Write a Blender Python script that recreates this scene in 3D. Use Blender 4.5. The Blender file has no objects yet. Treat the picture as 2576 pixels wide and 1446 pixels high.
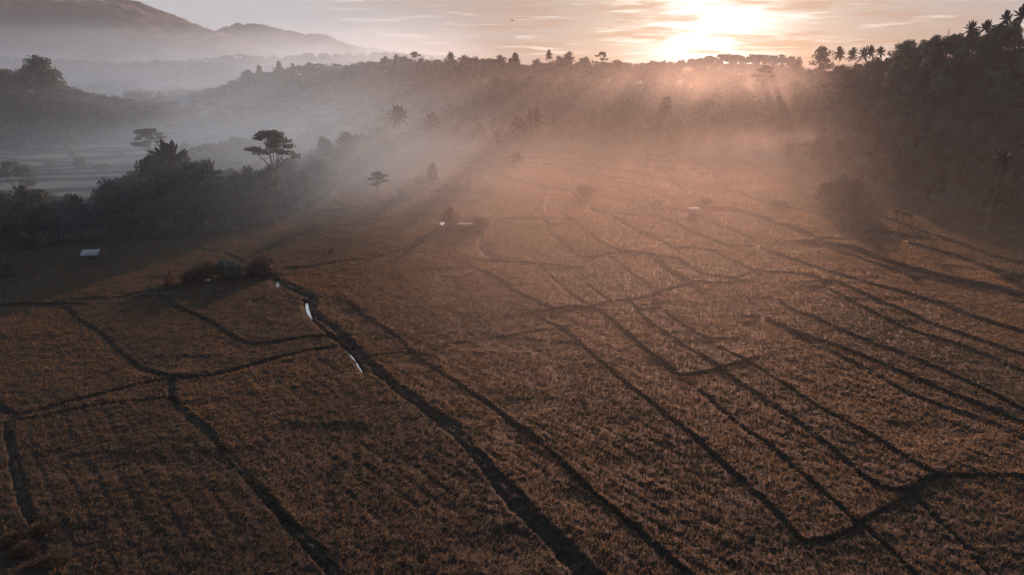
import bpy, math, random
import numpy as np
from mathutils import Vector, Matrix

random.seed(7)
RNG = np.random.default_rng(7)
scene = bpy.context.scene
COL = scene.collection
R = math.radians

# ------------------------------------------------------------------ camera
CAMH, PITCH, FPX = 45.0, R(18.2), 1740.0          # drone height, downward pitch, focal length in 2576-wide pixels
CP, SP = math.cos(PITCH), math.sin(PITCH)
cam_d = bpy.data.cameras.new('camera')
cam = bpy.data.objects.new('camera', cam_d)
COL.objects.link(cam)
cam.location = (0, 0, CAMH)
cam.rotation_euler = (R(90) - PITCH, 0, 0)
cam_d.sensor_width = 36.0
cam_d.lens = FPX / 2576 * 36
cam_d.clip_start = 0.5
cam_d.clip_end = 20000
scene.camera = cam

def gp(u, v, z=0.0):
    """ground point (x, y) at height z for a picture position measured on the photograph"""
    r = (u - 1288) / FPX
    d = (v - 723) / FPX
    dy = CP - d * SP
    dz = -SP - d * CP
    t = (z - CAMH) / dz
    return r * t, dy * t

def u_of(x, y):
    return 1288 + FPX * x / (CP * np.maximum(y, 5) + CAMH * SP)

def y_of_v(v, z=0.0):
    v = np.asarray(v, float)
    dep = PITCH + np.arctan((v - 723) / FPX)
    return (CAMH - z) / np.tan(dep)

def z_at(v, y):
    dep = PITCH + math.atan((v - 723) / FPX)
    return CAMH - y * math.tan(dep)

def x_at(u, v, y):
    d = (v - 723) / FPX
    dy = CP - d * SP
    return (u - 1288) / FPX / dy * y

def ss(t):
    t = np.clip(t, 0, 1)
    return t * t * (3 - 2 * t)

_tabs = {}
def noise2(x, y, scale, seed=0):
    """smooth value noise 0..1"""
    if seed not in _tabs:
        _tabs[seed] = np.random.default_rng(1000 + seed).random((256, 256))
    T = _tabs[seed]
    fx, fy = np.asarray(x) / scale, np.asarray(y) / scale
    ix, iy = np.floor(fx).astype(int), np.floor(fy).astype(int)
    tx, ty = fx - ix, fy - iy
    tx, ty = tx * tx * (3 - 2 * tx), ty * ty * (3 - 2 * ty)
    a = T[ix % 256, iy % 256]; b = T[(ix + 1) % 256, iy % 256]
    c = T[ix % 256, (iy + 1) % 256]; d = T[(ix + 1) % 256, (iy + 1) % 256]
    return (a * (1 - tx) + b * tx) * (1 - ty) + (c * (1 - tx) + d * tx) * ty

# ------------------------------------------------------------------ terrain height
EDGE_U = [-900, 0, 200, 450, 580, 700, 780, 850, 940, 1000, 1100, 1300, 1640, 1800, 1900, 2060, 2200, 2400, 2576, 3000]
EDGE_Y = y_of_v([650, 632, 618, 600, 590, 562, 532, 475, 420, 393, 378, 372, 383, 395, 402, 440, 480, 520, 570, 640])
def edge_y(u):
    return np.interp(u, EDGE_U, EDGE_Y)

HU = [600, 720, 830, 900, 1000, 1100, 1200, 1400, 1650, 1750, 1900, 2000, 2100, 2200, 2300, 2450, 2576, 3000, 3800]
R0 = [620, 600, 560, 520, 470, 425, 402, 402, 385, 370, 340, 320, 275, 247, 232, 212, 188, 165, 140]
R1 = [720, 700, 680, 665, 650, 640, 630, 630, 620, 620, 620, 560, 480, 450, 420, 385, 360, 330, 300]
H1 = [0, 0, 10, 18, 26, 28, 30, 31, 29, 25, 23, 27, 31, 37, 44, 48, 52, 55, 55]
LU = [-1500, -300, 0, 90, 200, 300, 400, 480, 620]
LH = [46, 40, 34, 30, 15, 8, 6, 3, 0]

def gauss(x, y, cx, cy, sx, sy):
    return np.exp(-((x - cx) / sx) ** 2 - ((y - cy) / sy) ** 2)

def H(x, y):
    x = np.asarray(x, float); y = np.asarray(y, float)
    u = u_of(x, y)
    ey = edge_y(u)
    h = -8 * ss((y - ey - 2) / 45) * (1 - ss((u - 850) / 200))
    r0, r1, h1 = np.interp(u, HU, R0), np.interp(u, HU, R1), np.interp(u, HU, H1)
    h = h + h1 * ss((y - r0) / (r1 - r0)) * (1 - 0.35 * ss((y - r1 - 60) / 500))
    lh = np.interp(u, LU, LH)
    h = h + lh * ss((y - 430) / 130) * (1 - ss((y - 620) / 300))
    h = h + 30 * gauss(x, y, -262, 840, 70, 80) + 14 * gauss(x, y, -170, 800, 60, 80)
    far = ss((y - 700) / 400)
    h = h + far * (44 * gauss(x, y, -600, 1750, 240, 170) + 26 * gauss(x, y, -330, 1850, 170, 160)
                   + 44 * gauss(x, y, -1080, 1500, 420, 240) + 26 * gauss(x, y, 430, 1330, 150, 110))
    rough = ss((y - ey - 10) / 60)
    h = h + rough * ((noise2(x, y, 55, 3) - .5) * 6 + (noise2(x, y, 20, 4) - .5) * 2)
    return h

def Hs(x, y):
    return float(H(np.array([x]), np.array([y]))[0])

# ------------------------------------------------------------------ mesh and object helpers
def mesh_np(name, V, F, mat=None, smooth=False):
    me = bpy.data.meshes.new(name)
    V = np.ascontiguousarray(V, dtype=np.float32); F = np.ascontiguousarray(F, dtype=np.int32)
    n, k = F.shape
    me.vertices.add(len(V)); me.vertices.foreach_set('co', V.ravel())
    me.loops.add(n * k); me.loops.foreach_set('vertex_index', F.ravel())
    me.polygons.add(n); me.polygons.foreach_set('loop_start', np.arange(n, dtype=np.int32) * k)
    if smooth:
        me.polygons.foreach_set('use_smooth', np.ones(n, dtype=bool))
    me.update(calc_edges=True)
    if mat: me.materials.append(mat)
    return me

def obj(name, me, parent=None, label=None, cat=None, group=None, kind=None, loc=None):
    o = bpy.data.objects.new(name, me)
    COL.objects.link(o)
    if parent: o.parent = parent
    if loc is not None: o.location = loc
    tag(o, label, cat, group, kind)
    return o

def tag(o, label=None, cat=None, group=None, kind=None):
    if label: o['label'] = label
    if cat: o['category'] = cat
    if group: o['group'] = group
    if kind: o['kind'] = kind

class Geo:
    """collects quads"""
    def __init__(s): s.V = []; s.F = []; s.n = 0
    def add(s, V, F):
        V = np.asarray(V, float); F = np.asarray(F, int)
        s.V.append(V); s.F.append(F + s.n); s.n += len(V)
    def tube(s, pts, rad, n=7):
        pts = [Vector(p) for p in pts]
        rings = []
        for i, p in enumerate(pts):
            d = (pts[min(i + 1, len(pts) - 1)] - pts[max(i - 1, 0)]).normalized()
            a = d.orthogonal().normalized() if abs(d.z) < .9 else Vector((1, 0, 0)) - d * d.x
            a.normalize(); b = d.cross(a)
            rings += [p + (a * math.cos(t) + b * math.sin(t)) * rad[i] for t in [2 * math.pi * k / n for k in range(n)]]
        F = []
        for i in range(len(pts) - 1):
            for k in range(n):
                F.append((i * n + k, i * n + (k + 1) % n, (i + 1) * n + (k + 1) % n, (i + 1) * n + k))
        m = len(rings)
        rings += [pts[0], pts[-1]]
        for k in range(0, n):
            F.append((m, (k + 1) % n, k, k)); F.append((m + 1, (len(pts) - 1) * n + k, (len(pts) - 1) * n + (k + 1) % n, (len(pts) - 1) * n + (k + 1) % n))
        s.add(rings, F)
    def box(s, c, sx, sy, sz, rot=None):
        P = np.array([(x, y, z) for z in (-1, 1) for y in (-1, 1) for x in (-1, 1)], float) * (sx / 2, sy / 2, sz / 2)
        if rot is not None: P = P @ np.array(rot.to_3x3()).T
        s.add(P + np.array(c), [(0, 2, 3, 1), (4, 5, 7, 6), (0, 1, 5, 4), (2, 6, 7, 3), (0, 4, 6, 2), (1, 3, 7, 5)])
    def mesh(s, name, mat, smooth=False):
        V = np.concatenate(s.V); F = np.concatenate(s.F)
        deg = F[:, 2] == F[:, 3]
        if not deg.any():
            return mesh_np(name, V, F, mat, smooth)
        me = bpy.data.meshes.new(name)
        me.from_pydata(V.tolist(), [], [tuple(f[:3]) if d else tuple(f) for f, d in zip(F.tolist(), deg)])
        if smooth: me.polygons.foreach_set('use_smooth', np.ones(len(F), dtype=bool))
        me.update(); me.materials.append(mat)
        return me

def leaf_quads(C, N, size, rng, stretch=1.5):
    """rhombic leaf sprays centred at C, facing about N"""
    n = len(C)
    N = N / (np.linalg.norm(N, axis=1, keepdims=True) + 1e-9)
    A = np.cross(N, rng.normal(size=(n, 3)))
    A /= np.linalg.norm(A, axis=1, keepdims=True) + 1e-9
    B = np.cross(N, A)
    s = (size * rng.uniform(.6, 1.3, (n, 1)))
    bend = N * s * rng.uniform(-.25, .25, (n, 1))
    V = np.stack([C - A * s * stretch * .5, C - B * s * .5 + bend, C + A * s * stretch * .5, C + B * s * .5 + bend], 1).reshape(-1, 3)
    F = np.arange(4 * n).reshape(n, 4)
    return V, F

def lobes_crown(lobes, per, size, rng, fill=.35):
    """lobes: (cx, cy, cz, rx, ry, rz, weight); leaf sprays in each ellipsoid's outer shell, some inside"""
    Cs, Ns = [], []
    for (cx, cy, cz, rx, ry, rz, w) in lobes:
        n = int(per * w)
        D = rng.normal(size=(n, 3)); D /= np.linalg.norm(D, axis=1, keepdims=True)
        r = np.where(rng.random((n, 1)) < fill, rng.uniform(.25, .8, (n, 1)), rng.uniform(.78, 1.12, (n, 1)))
        P = D * r * (rx, ry, rz)
        Cs.append(P + (cx, cy, cz)); Ns.append(D + rng.normal(size=(n, 3)) * .7 + (0, 0, .35))
    return leaf_quads(np.concatenate(Cs), np.concatenate(Ns), size, rng)

# ------------------------------------------------------------------ materials
def new_mat(name):
    m = bpy.data.materials.new(name); m.use_nodes = True
    nt = m.node_tree
    for n in list(nt.nodes): nt.nodes.remove(n)
    out = nt.nodes.new('ShaderNodeOutputMaterial')
    return m, nt, out

class NT:
    def __init__(s, nt): s.nt = nt
    def n(s, typ, **kw):
        nd = s.nt.nodes.new(typ)
        for k, v in kw.items():
            setattr(nd, k, v)
        return nd
    def link(s, a, b): s.nt.links.new(a, b)
    def val(s, sock, v):
        if hasattr(v, 'is_linked') or isinstance(v, bpy.types.NodeSocket): s.link(v, sock)
        else: sock.default_value = v
    def math(s, op, a, b=0.0, c=0.0, clamp=False):
        nd = s.n('ShaderNodeMath', operation=op, use_clamp=clamp)
        s.val(nd.inputs[0], a); s.val(nd.inputs[1], b)
        if len(nd.inputs) > 2: s.val(nd.inputs[2], c)
        return nd.outputs[0]
    def noise(s, vec, scale, detail=3.0, rough=.55, dim='3D'):
        nd = s.n('ShaderNodeTexNoise', noise_dimensions=dim)
        if vec is not None: s.link(vec, nd.inputs['Vector'])
        nd.inputs['Scale'].default_value = scale; nd.inputs['Detail'].default_value = detail
        nd.inputs['Roughness'].default_value = rough
        return nd.outputs[0]
    def ramp(s, fac, stops, interp='LINEAR'):
        nd = s.n('ShaderNodeValToRGB'); cr = nd.color_ramp; cr.interpolation = interp
        while len(cr.elements) < len(stops): cr.elements.new(.5)
        for e, (p, c) in zip(cr.elements, stops):
            e.position = p; e.color = (c[0], c[1], c[2], 1)
        s.link(fac, nd.inputs[0])
        return nd.outputs[0]
    def mix(s, fac, a, b, blend='MIX'):
        nd = s.n('ShaderNodeMix', data_type='RGBA', blend_type=blend)
        s.val(nd.inputs[0], fac)
        for sock, v in ((nd.inputs[6], a), (nd.inputs[7], b)):
            if isinstance(v, tuple): sock.default_value = (*v[:3], 1)
            else: s.link(v, sock)
        return nd.outputs[2]
    def smooth(s, x, lo, hi):
        nd = s.n('ShaderNodeMapRange', interpolation_type='SMOOTHSTEP')
        s.val(nd.inputs[0], x); nd.inputs[1].default_value = lo; nd.inputs[2].default_value = hi
        return nd.outputs[0]

def leaf_mat(name, dark, light, trans=.3, warm=None):
    m, nt, out = new_mat(name); k = NT(nt)
    oi = k.n('ShaderNodeObjectInfo'); tc = k.n('ShaderNodeTexCoord')
    nz = k.noise(tc.outputs['Object'], .45, 4, .6)
    fine = k.noise(tc.outputs['Object'], 2.5, 2, .6)
    big = k.noise(tc.outputs['Object'], .10, 2, .5)
    t = k.math('ADD', k.math('ADD', k.math('MULTIPLY', nz, .45), k.math('MULTIPLY', big, .5)), k.math('MULTIPLY', fine, .15))
    c = k.ramp(t, [(.42, dark), (.66, light)])
    var = k.math('ADD', k.math('MULTIPLY', oi.outputs['Random'], 1.0), .5)
    hs = k.n('ShaderNodeHueSaturation')
    k.val(hs.inputs['Value'], var); k.val(hs.inputs['Saturation'], k.math('ADD', k.math('MULTIPLY', oi.outputs['Random'], -.3), 1.0))
    k.link(c, hs.inputs['Color'])
    c = hs.outputs[0]
    d = k.n('ShaderNodeBsdfDiffuse'); tr = k.n('ShaderNodeBsdfTranslucent'); g = k.n('ShaderNodeBsdfGlossy')
    g.inputs['Roughness'].default_value = .5; g.inputs['Color'].default_value = (.5, .5, .5, 1)
    k.link(c, d.inputs[0]); k.link(c, tr.inputs[0])
    mx = k.n('ShaderNodeMixShader'); mx.inputs[0].default_value = trans
    k.link(d.outputs[0], mx.inputs[1]); k.link(tr.outputs[0], mx.inputs[2])
    m2 = k.n('ShaderNodeMixShader'); m2.inputs[0].default_value = .03
    k.link(mx.outputs[0], m2.inputs[1]); k.link(g.outputs[0], m2.inputs[2])
    k.link(m2.outputs[0], out.inputs[0])
    return m

def simple_mat(name, c1, c2, scale=3.0, rough=.8, metal=0.0):
    m, nt, out = new_mat(name); k = NT(nt)
    tc = k.n('ShaderNodeTexCoord')
    c = k.ramp(k.noise(tc.outputs['Object'], scale, 4, .6), [(.3, c1), (.7, c2)])
    p = k.n('ShaderNodeBsdfPrincipled'); k.link(c, p.inputs['Base Color'])
    p.inputs['Roughness'].default_value = rough; p.inputs['Metallic'].default_value = metal
    k.link(p.outputs[0], out.inputs[0])
    return m

M_LEAF = leaf_mat('broadleaf foliage', (.028, .046, .030), (.110, .150, .090), .4)
M_LEAFW = leaf_mat('dry brownish foliage', (.022, .017, .011), (.115, .080, .044))
M_LEAFP = leaf_mat('palm fronds', (.014, .017, .009), (.040, .042, .022), .12)
M_LEAFR = leaf_mat('reddish shrub leaves', (.060, .026, .024), (.150, .072, .058))
M_LEAFT = leaf_mat('blue green shrub leaves', (.035, .085, .080), (.11, .20, .175))
M_LEAFB = leaf_mat('banana leaves', (.035, .055, .028), (.085, .110, .055), .35)
M_FOREST = leaf_mat('distant forest foliage', (.012, .019, .013), (.075, .092, .058))
M_BARK = simple_mat('bark', (.04, .032, .024), (.10, .085, .065), 2.0)
M_PALE = simple_mat('pale palm bark', (.12, .10, .085), (.24, .21, .18), 1.5)
M_ROOF = simple_mat('weathered zinc roof', (.26, .27, .30), (.46, .46, .49), 1.2, .8)
M_WOOD = simple_mat('old timber', (.03, .024, .02), (.07, .055, .045), 4.0)
M_WHITE = simple_mat('white plastic sack', (.6, .6, .58), (.8, .8, .78), 3.0, .6)
M_STEEL = simple_mat('painted steel', (.10, .08, .08), (.16, .13, .12), 2.0, .6)
M_BIRD = simple_mat('dark feathers', (.02, .02, .02), (.05, .045, .04), 20)
M_STRAW = simple_mat('dry straw', (.05, .028, .014), (.20, .11, .05), 2.5)

def rice_mat(name, dark, mid, light, weeds, sheen=0.0):
    m, nt, out = new_mat(name); k = NT(nt)
    tc = k.n('ShaderNodeTexCoord'); P = tc.outputs['Object']
    f1 = k.noise(P, 2.2, 4, .7); f2 = k.noise(P, .35, 3, .6); f3 = k.noise(P, .035, 2, .5)
    t = k.math('ADD', k.math('MULTIPLY', f1, .62), k.math('MULTIPLY', f2, .38))
    c = k.ramp(t, [(.36, dark), (.5, mid), (.66, light)])
    tint = k.ramp(f3, [(.35, (.80, .86, .88)), (.65, (1.12, 1.05, .98))])
    c = k.mix(1.0, c, tint, 'MULTIPLY')
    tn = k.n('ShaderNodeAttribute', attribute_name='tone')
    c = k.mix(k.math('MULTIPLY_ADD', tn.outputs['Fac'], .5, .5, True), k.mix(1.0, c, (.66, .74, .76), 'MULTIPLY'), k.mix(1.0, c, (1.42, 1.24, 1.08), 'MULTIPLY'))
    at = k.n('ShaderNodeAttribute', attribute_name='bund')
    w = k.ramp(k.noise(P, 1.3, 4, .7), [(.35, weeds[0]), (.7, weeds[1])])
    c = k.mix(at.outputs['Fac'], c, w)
    p = k.n('ShaderNodeBsdfPrincipled'); k.link(c, p.inputs['Base Color'])
    p.inputs['Roughness'].default_value = .75
    p.inputs['Specular IOR Level'].default_value = .25
    p.inputs['Sheen Weight'].default_value = sheen; p.inputs['Sheen Roughness'].default_value = .3; p.inputs['Sheen Tint'].default_value = (1, .75, .5, 1)
    bmp = k.n('ShaderNodeBump'); bmp.inputs['Strength'].default_value = .6; bmp.inputs['Distance'].default_value = .25
    k.link(k.noise(P, 3.5, 3, .7), bmp.inputs['Height']); k.link(bmp.outputs[0], p.inputs['Normal'])
    k.link(p.outputs[0], out.inputs[0])
    return m

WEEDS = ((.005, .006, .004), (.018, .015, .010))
M_RICE = rice_mat('ripe rice', (.004, .0032, .002), (.011, .0078, .005), (.024, .017, .011), WEEDS, .15)
M_TERR = rice_mat('young pale rice', (.08, .09, .065), (.15, .165, .12), (.22, .235, .18), ((.015, .02, .014), (.035, .04, .028)))

def ground_mat():
    m, nt, out = new_mat('earth and undergrowth'); k = NT(nt)
    P = k.n('ShaderNodeTexCoord').outputs['Object']
    c = k.ramp(k.noise(P, .25, 5, .65), [(.3, (.018, .022, .013)), (.55, (.045, .045, .026)), (.75, (.07, .06, .036))])
    p = k.n('ShaderNodeBsdfPrincipled'); k.link(c, p.inputs['Base Color']); p.inputs['Roughness'].default_value = .95
    k.link(p.outputs[0], out.inputs[0]); return m
M_GROUND = ground_mat()

def mountain_mat():
    m, nt, out = new_mat('forested mountainside'); k = NT(nt)
    P = k.n('ShaderNodeTexCoord').outputs['Object']
    c = k.ramp(k.noise(P, .03, 6, .7), [(.3, (.018, .024, .020)), (.7, (.055, .062, .048))])
    p = k.n('ShaderNodeBsdfPrincipled'); k.link(c, p.inputs['Base Color']); p.inputs['Roughness'].default_value = 1
    k.link(p.outputs[0], out.inputs[0]); return m
M_MOUNT = mountain_mat()

def water_mat():
    m, nt, out = new_mat('still water'); k = NT(nt)
    P = k.n('ShaderNodeTexCoord').outputs['Object']
    p = k.n('ShaderNodeBsdfPrincipled'); p.inputs['Base Color'].default_value = (.35, .36, .36, 1)
    p.inputs['Metallic'].default_value = .9
    p.inputs['Roughness'].default_value = .16
    b = k.n('ShaderNodeBump'); b.inputs['Strength'].default_value = .05
    k.link(k.noise(P, 2, 2), b.inputs['Height']); k.link(b.outputs[0], p.inputs['Normal'])
    k.link(k.ramp(k.noise(P, 1.5, 3), [(.35, (.55, .54, .52)), (.6, (.9, .9, .9))]), p.inputs['Base Color'])
    k.link(p.outputs[0], out.inputs[0]); return m
M_WATER = water_mat()

# ------------------------------------------------------------------ ground
def fan(ys, ss_, off):
    Y, S = np.meshgrid(ys, ss_, indexing='ij')
    return S * (Y + off), Y
def grid_faces(ny, nx):
    i = np.arange(ny - 1)[:, None] * nx + np.arange(nx - 1)[None, :]
    i = i.ravel()
    return np.stack([i, i + 1, i + nx + 1, i + nx], 1)

ys = np.concatenate([np.linspace(-60, 30, 12)[:-1], np.linspace(30, 700, 240)[:-1], np.geomspace(700, 5200, 120)])
X, Y = fan(ys, np.linspace(-1.25, 1.25, 300), 140)
Z = H(X, Y) - .55
g = mesh_np('ground', np.stack([X, Y, Z], -1).reshape(-1, 3), grid_faces(*X.shape), M_GROUND, True)
obj('ground', g, label='dark earth and undergrowth floor of the valley and wooded slopes', cat='ground', kind='structure')

# ------------------------------------------------------------------ paddy bunds, traced from the photograph onto the level field
# (width in metres, step towards the far side in metres, points)
L = []
def ln(w, st, *p): L.append((w, st, [gp(a, b) for a, b in p]))
ln(1.0, .3, (-120, 782), (0, 778), (165, 774))
ln(1.0, .2, (165, 783), (205, 815), (255, 850), (300, 895), (345, 930), (385, 950), (440, 962), (500, 960), (580, 945), (700, 912), (780, 893), (845, 882))
ln(1.1, .2, (-150, 985), (-60, 1015), (0, 1037), (50, 1056), (120, 1040), (250, 1005), (350, 977), (440, 963))
ln(.6, .1, (20, 1072), (100, 1060), (250, 1032), (440, 1012))
ln(1.5, .2, (440, 962), (436, 1010), (470, 1055), (530, 1110), (600, 1185), (660, 1255), (720, 1330), (790, 1400), (850, 1470), (940, 1570))
ln(1.3, .1, (40, 1060), (22, 1080), (28, 1130), (45, 1200), (60, 1270), (95, 1345), (112, 1400))
ln(.75, .2, (400, 752), (440, 780), (500, 805), (560, 840), (590, 862), (635, 878), (700, 872), (760, 860), (825, 855))
ln(1.6, .2, (400, 746), (440, 735), (470, 725), (560, 712), (640, 703), (700, 700))
ln(.6, .1, (165, 768), (300, 757), (345, 748), (375, 742))
ln(1.9, .3, (697, 712), (740, 733), (785, 755), (793, 775), (798, 800), (840, 835), (888, 880), (930, 925), (990, 978), (1070, 1035), (1130, 1083), (1200, 1160), (1260, 1235), (1330, 1312), (1400, 1382), (1475, 1460), (1600, 1580))
ln(.8, .3, (878, 768), (930, 815), (985, 850), (1020, 880), (1045, 905), (1100, 945), (1180, 1000), (1250, 1045), (1303, 1084), (1400, 1165), (1513, 1272), (1620, 1366), (1713, 1446), (1800, 1520))
ln(.45, .1, (940, 908), (1045, 897)); ln(.45, .1, (1130, 878), (1200, 865), (1300, 851), (1385, 838))
ln(.8, .3, (1380, 818), (1420, 842), (1470, 885), (1540, 945), (1610, 1005), (1660, 1045), (1711, 1084), (1820, 1185), (1932, 1290), (1994, 1357), (2030, 1378), (2112, 1362), (2157, 1337), (2240, 1292), (2302, 1257), (2344, 1216), (2450, 1213), (2576, 1216), (2700, 1225))
ln(.75, .2, (1215, 690), (1250, 710), (1300, 745), (1340, 768), (1392, 792))
ln(.6, .2, (1390, 790), (1450, 786), (1500, 786), (1530, 770), (1600, 765), (1660, 746), (1720, 728), (1750, 722), (1840, 726), (1850, 715), (1900, 692))
ln(.5, .1, (1388, 797), (1376, 830))
ln(.6, .1, (1362, 680), (1420, 735), (1460, 772), (1500, 786))
ln(.6, .1, (1430, 685), (1490, 735), (1532, 766))
ln(1.1, .1, (1205, 590), (1212, 625), (1238, 663))
ln(.6, .2, (1238, 663), (1300, 668), (1360, 673))
ln(.55, .2, (1215, 557), (1290, 557), (1372, 555))
ln(.45, .1, (1115, 700), (1160, 706), (1190, 696), (1245, 690))
ln(.5, .1, (740, 684), (800, 676), (860, 665), (940, 655), (1000, 640), (1060, 620), (1120, 598), (1136, 586))
ln(.5, .2, (1000, 550), (1060, 545), (1115, 549))
ln(1.0, .2, (800, 536), (870, 530), (930, 520), (1010, 497), (1060, 490), (1100, 486), (1150, 487))
ln(1.4, .1, (1040, 470), (1100, 470), (1150, 478), (1190, 492))
ln(.6, .1, (810, 480), (830, 503), (860, 524)); ln(.6, .1, (850, 468), (900, 493), (940, 508))
ln(.9, .2, (950, 440), (990, 470), (1005, 495))
ln(.9, .3, (1060, 425), (1130, 421), (1210, 437), (1300, 460), (1370, 475), (1420, 484), (1480, 487))
ln(.5, .1, (1372, 480), (1378, 500), (1370, 548)); ln(.8, .2, (1372, 560), (1385, 590), (1420, 622), (1450, 650), (1480, 656), (1520, 650), (1555, 641), (1600, 645), (1640, 650), (1680, 690), (1730, 720))
ln(.5, .2, (1420, 545), (1440, 560), (1480, 595), (1530, 630), (1560, 640))
ln(.8, .2, (1550, 555), (1600, 585), (1660, 612), (1695, 635), (1720, 631), (1800, 640))
ln(.7, .2, (1645, 550), (1700, 570), (1760, 600), (1825, 625))
ln(.7, .1, (1475, 487), (1480, 510), (1495, 538), (1560, 545), (1640, 548)); ln(.7, .1, (1505, 495), (1560, 515), (1600, 532))
ln(.8, .2, (1600, 470), (1625, 480), (1650, 515), (1700, 535), (1740, 540), (1800, 570), (1870, 600), (1910, 632), (1960, 650), (2050, 680), (2110, 700), (2182, 723), (2257, 743), (2357, 773), (2457, 813), (2576, 850), (2700, 890))
ln(.7, .2, (1640, 430), (1690, 465), (1740, 492), (1765, 510))
ln(.7, .2, (1795, 640), (1830, 660), (1900, 690), (1980, 695), (2040, 702), (2072, 728), (2140, 766), (2202, 798), (2307, 846), (2432, 886), (2576, 948), (2700, 1000))
ln(.8, .3, (2085, 705), (2122, 728), (2182, 755), (2307, 808), (2457, 866), (2576, 908), (2700, 950))
ln(.9, .3, (1850, 727), (1880, 765), (1932, 818), (2010, 850), (2122, 888), (2200, 920), (2307, 968), (2450, 1028), (2576, 1080), (2700, 1130))
ln(1.8, .1, (1960, 830), (2032, 870), (2157, 930), (2282, 1000), (2400, 1045), (2482, 1075), (2576, 1115), (2700, 1160))
ln(.75, .3, (1895, 705), (1932, 743), (1982, 783), (2040, 805), (2107, 840), (2245, 895), (2357, 940), (2482, 1000), (2576, 1050), (2700, 1100))
ln(1.5, .5, (1800, 530), (1863, 537), (1932, 561), (2020, 592), (2072, 621), (2132, 631), (2207, 659), (2282, 686), (2382, 711), (2430, 722), (2507, 735), (2576, 758), (2700, 790))
ln(1.1, .2, (2110, 640), (2207, 672), (2300, 702), (2400, 722))
ln(.9, .3, (1750, 425), (1811, 459), (1863, 491), (1932, 519), (2014, 534), (2107, 561), (2170, 591), (2190, 590), (2245, 594), (2265, 598), (2270, 614), (2307, 626), (2407, 654), (2482, 683), (2532, 698), (2620, 725))
ln(1.0, .3, (2120, 515), (2197, 546), (2257, 566), (2307, 586), (2394, 616), (2507, 656), (2576, 673), (2700, 710))
ln(.7, .2, (2157, 493), (2219, 516), (2307, 541), (2394, 566), (2469, 591), (2576, 624), (2700, 660))
ln(.7, .2, (1900, 440), (1992, 486), (2057, 508)); ln(.6, .2, (1740, 410), (1830, 416), (1960, 455), (2060, 490))
ln(.7, .2, (2230, 500), (2330, 530), (2450, 560), (2576, 600), (2700, 640))
ln(.7, .3, (1505, 784), (1511, 793), (1563, 840), (1638, 903), (1688, 943), (1713, 958), (1785, 946), (1862, 926))
ln(.7, .2, (1715, 965), (1788, 1018), (1851, 1078), (1932, 1132), (1994, 1192), (2072, 1259), (2122, 1302), (2145, 1330))
ln(.8, .3, (1585, 765), (1613, 807), (1663, 842), (1713, 877), (1800, 933), (1862, 978), (1931, 1021), (2007, 1082), (2107, 1157), (2182, 1225), (2245, 1255), (2290, 1250), (2320, 1228), (2344, 1212))
ln(.5, .2, (1645, 755), (1663, 785), (1713, 827), (1788, 873), (1863, 915), (1932, 955), (2057, 1035), (2145, 1088), (2219, 1132), (2282, 1175), (2344, 1210))
ln(.7, .2, (1681, 659), (1713, 667), (1763, 699), (1800, 708), (1850, 714))
ln(.45, .1, (1538, 654), (1600, 706), (1640, 735)); ln(.5, .1, (1635, 650), (1663, 676), (1725, 716))
ln(.9, .1, (2300, 1262), (2360, 1320), (2420, 1390), (2480, 1460)); ln(.9, .1, (2170, 1340), (2230, 1400), (2300, 1470))
ln(.45, .1, (510, 632), (560, 642), (610, 665), (640, 685))
# dark strips cleared of rice, painting the shade beneath the huts
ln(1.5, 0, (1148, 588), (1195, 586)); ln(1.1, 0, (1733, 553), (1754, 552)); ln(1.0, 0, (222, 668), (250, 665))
for k_, (u0, v0, u1, v1) in enumerate([(1140, 383, 1480, 392), (1100, 394, 1560, 408), (1075, 403, 1520, 424), (1060, 412, 1460, 432), (1040, 420, 1120, 424),
                                       (1420, 436, 1560, 452), (1500, 398, 1760, 415), (1530, 415, 1700, 432), (1560, 430, 1660, 452), (1180, 378, 1340, 384), (1560, 394, 1690, 402)]):
    n_ = 6
    ln(.55, .35, *[(u0 + (u1 - u0) * i / n_, v0 + (v1 - v0) * i / n_ + math.sin(i * 1.7 + k_) * .8) for i in range(n_ + 1)])

def smooth_line(pts, step=2.5, wob=.25, seed=0):
    P = np.array(pts); out = []
    for i in range(len(P) - 1):
        p0, p1, p2, p3 = P[max(i - 1, 0)], P[i], P[i + 1], P[min(i + 2, len(P) - 1)]
        n = max(2, int(np.linalg.norm(p2 - p1) / step))
        for t in np.arange(n) / n:
            out.append(.5 * (2 * p1 + (p2 - p0) * t + (2 * p0 - 5 * p1 + 4 * p2 - p3) * t * t + (3 * p1 - p0 - 3 * p2 + p3) * t ** 3))
    out.append(P[-1]); out = np.array(out)
    out[:, 0] += (noise2(out[:, 0], out[:, 1], 6, 20 + seed % 7) - .5) * wob * 2
    out[:, 1] += (noise2(out[:, 0], out[:, 1], 6, 30 + seed % 7) - .5) * wob * 2
    return out
def wf(p): return float(np.interp(np.mean([q[1] for q in p]), [60, 110, 170, 220, 300], [.34, .48, .80, 1.0, 1.2]))
LINES = [(max(.24, w * wf(p)) * (1.25 if w == 1.9 else 1), st * float(np.interp(np.mean([q[1] for q in p]), [80, 170], [.4, 1.0])), smooth_line(p, seed=i)) for i, (w, st, p) in enumerate(L)]
# the stretches of irrigation channel that hold open water
WATER = [(.5, [(698, 708), (696, 716), (700, 724)]), (.33, [(772, 762), (773, 776), (778, 792), (785, 806)]),
         (.07, [(787, 812), (803, 830), (820, 846)]), (.13, [(822, 848), (850, 868), (866, 882), (880, 893)]), (.16, [(876, 890), (892, 908), (902, 925), (914, 944)]),
         (.75, [(1115, 555), (1113, 562), (1117, 570)]), (.4, [(1136, 583), (1132, 592)])]
WLINES = [(w, smooth_line([gp(*q) for q in p], 1.0, .05)) for w, p in WATER]

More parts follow.
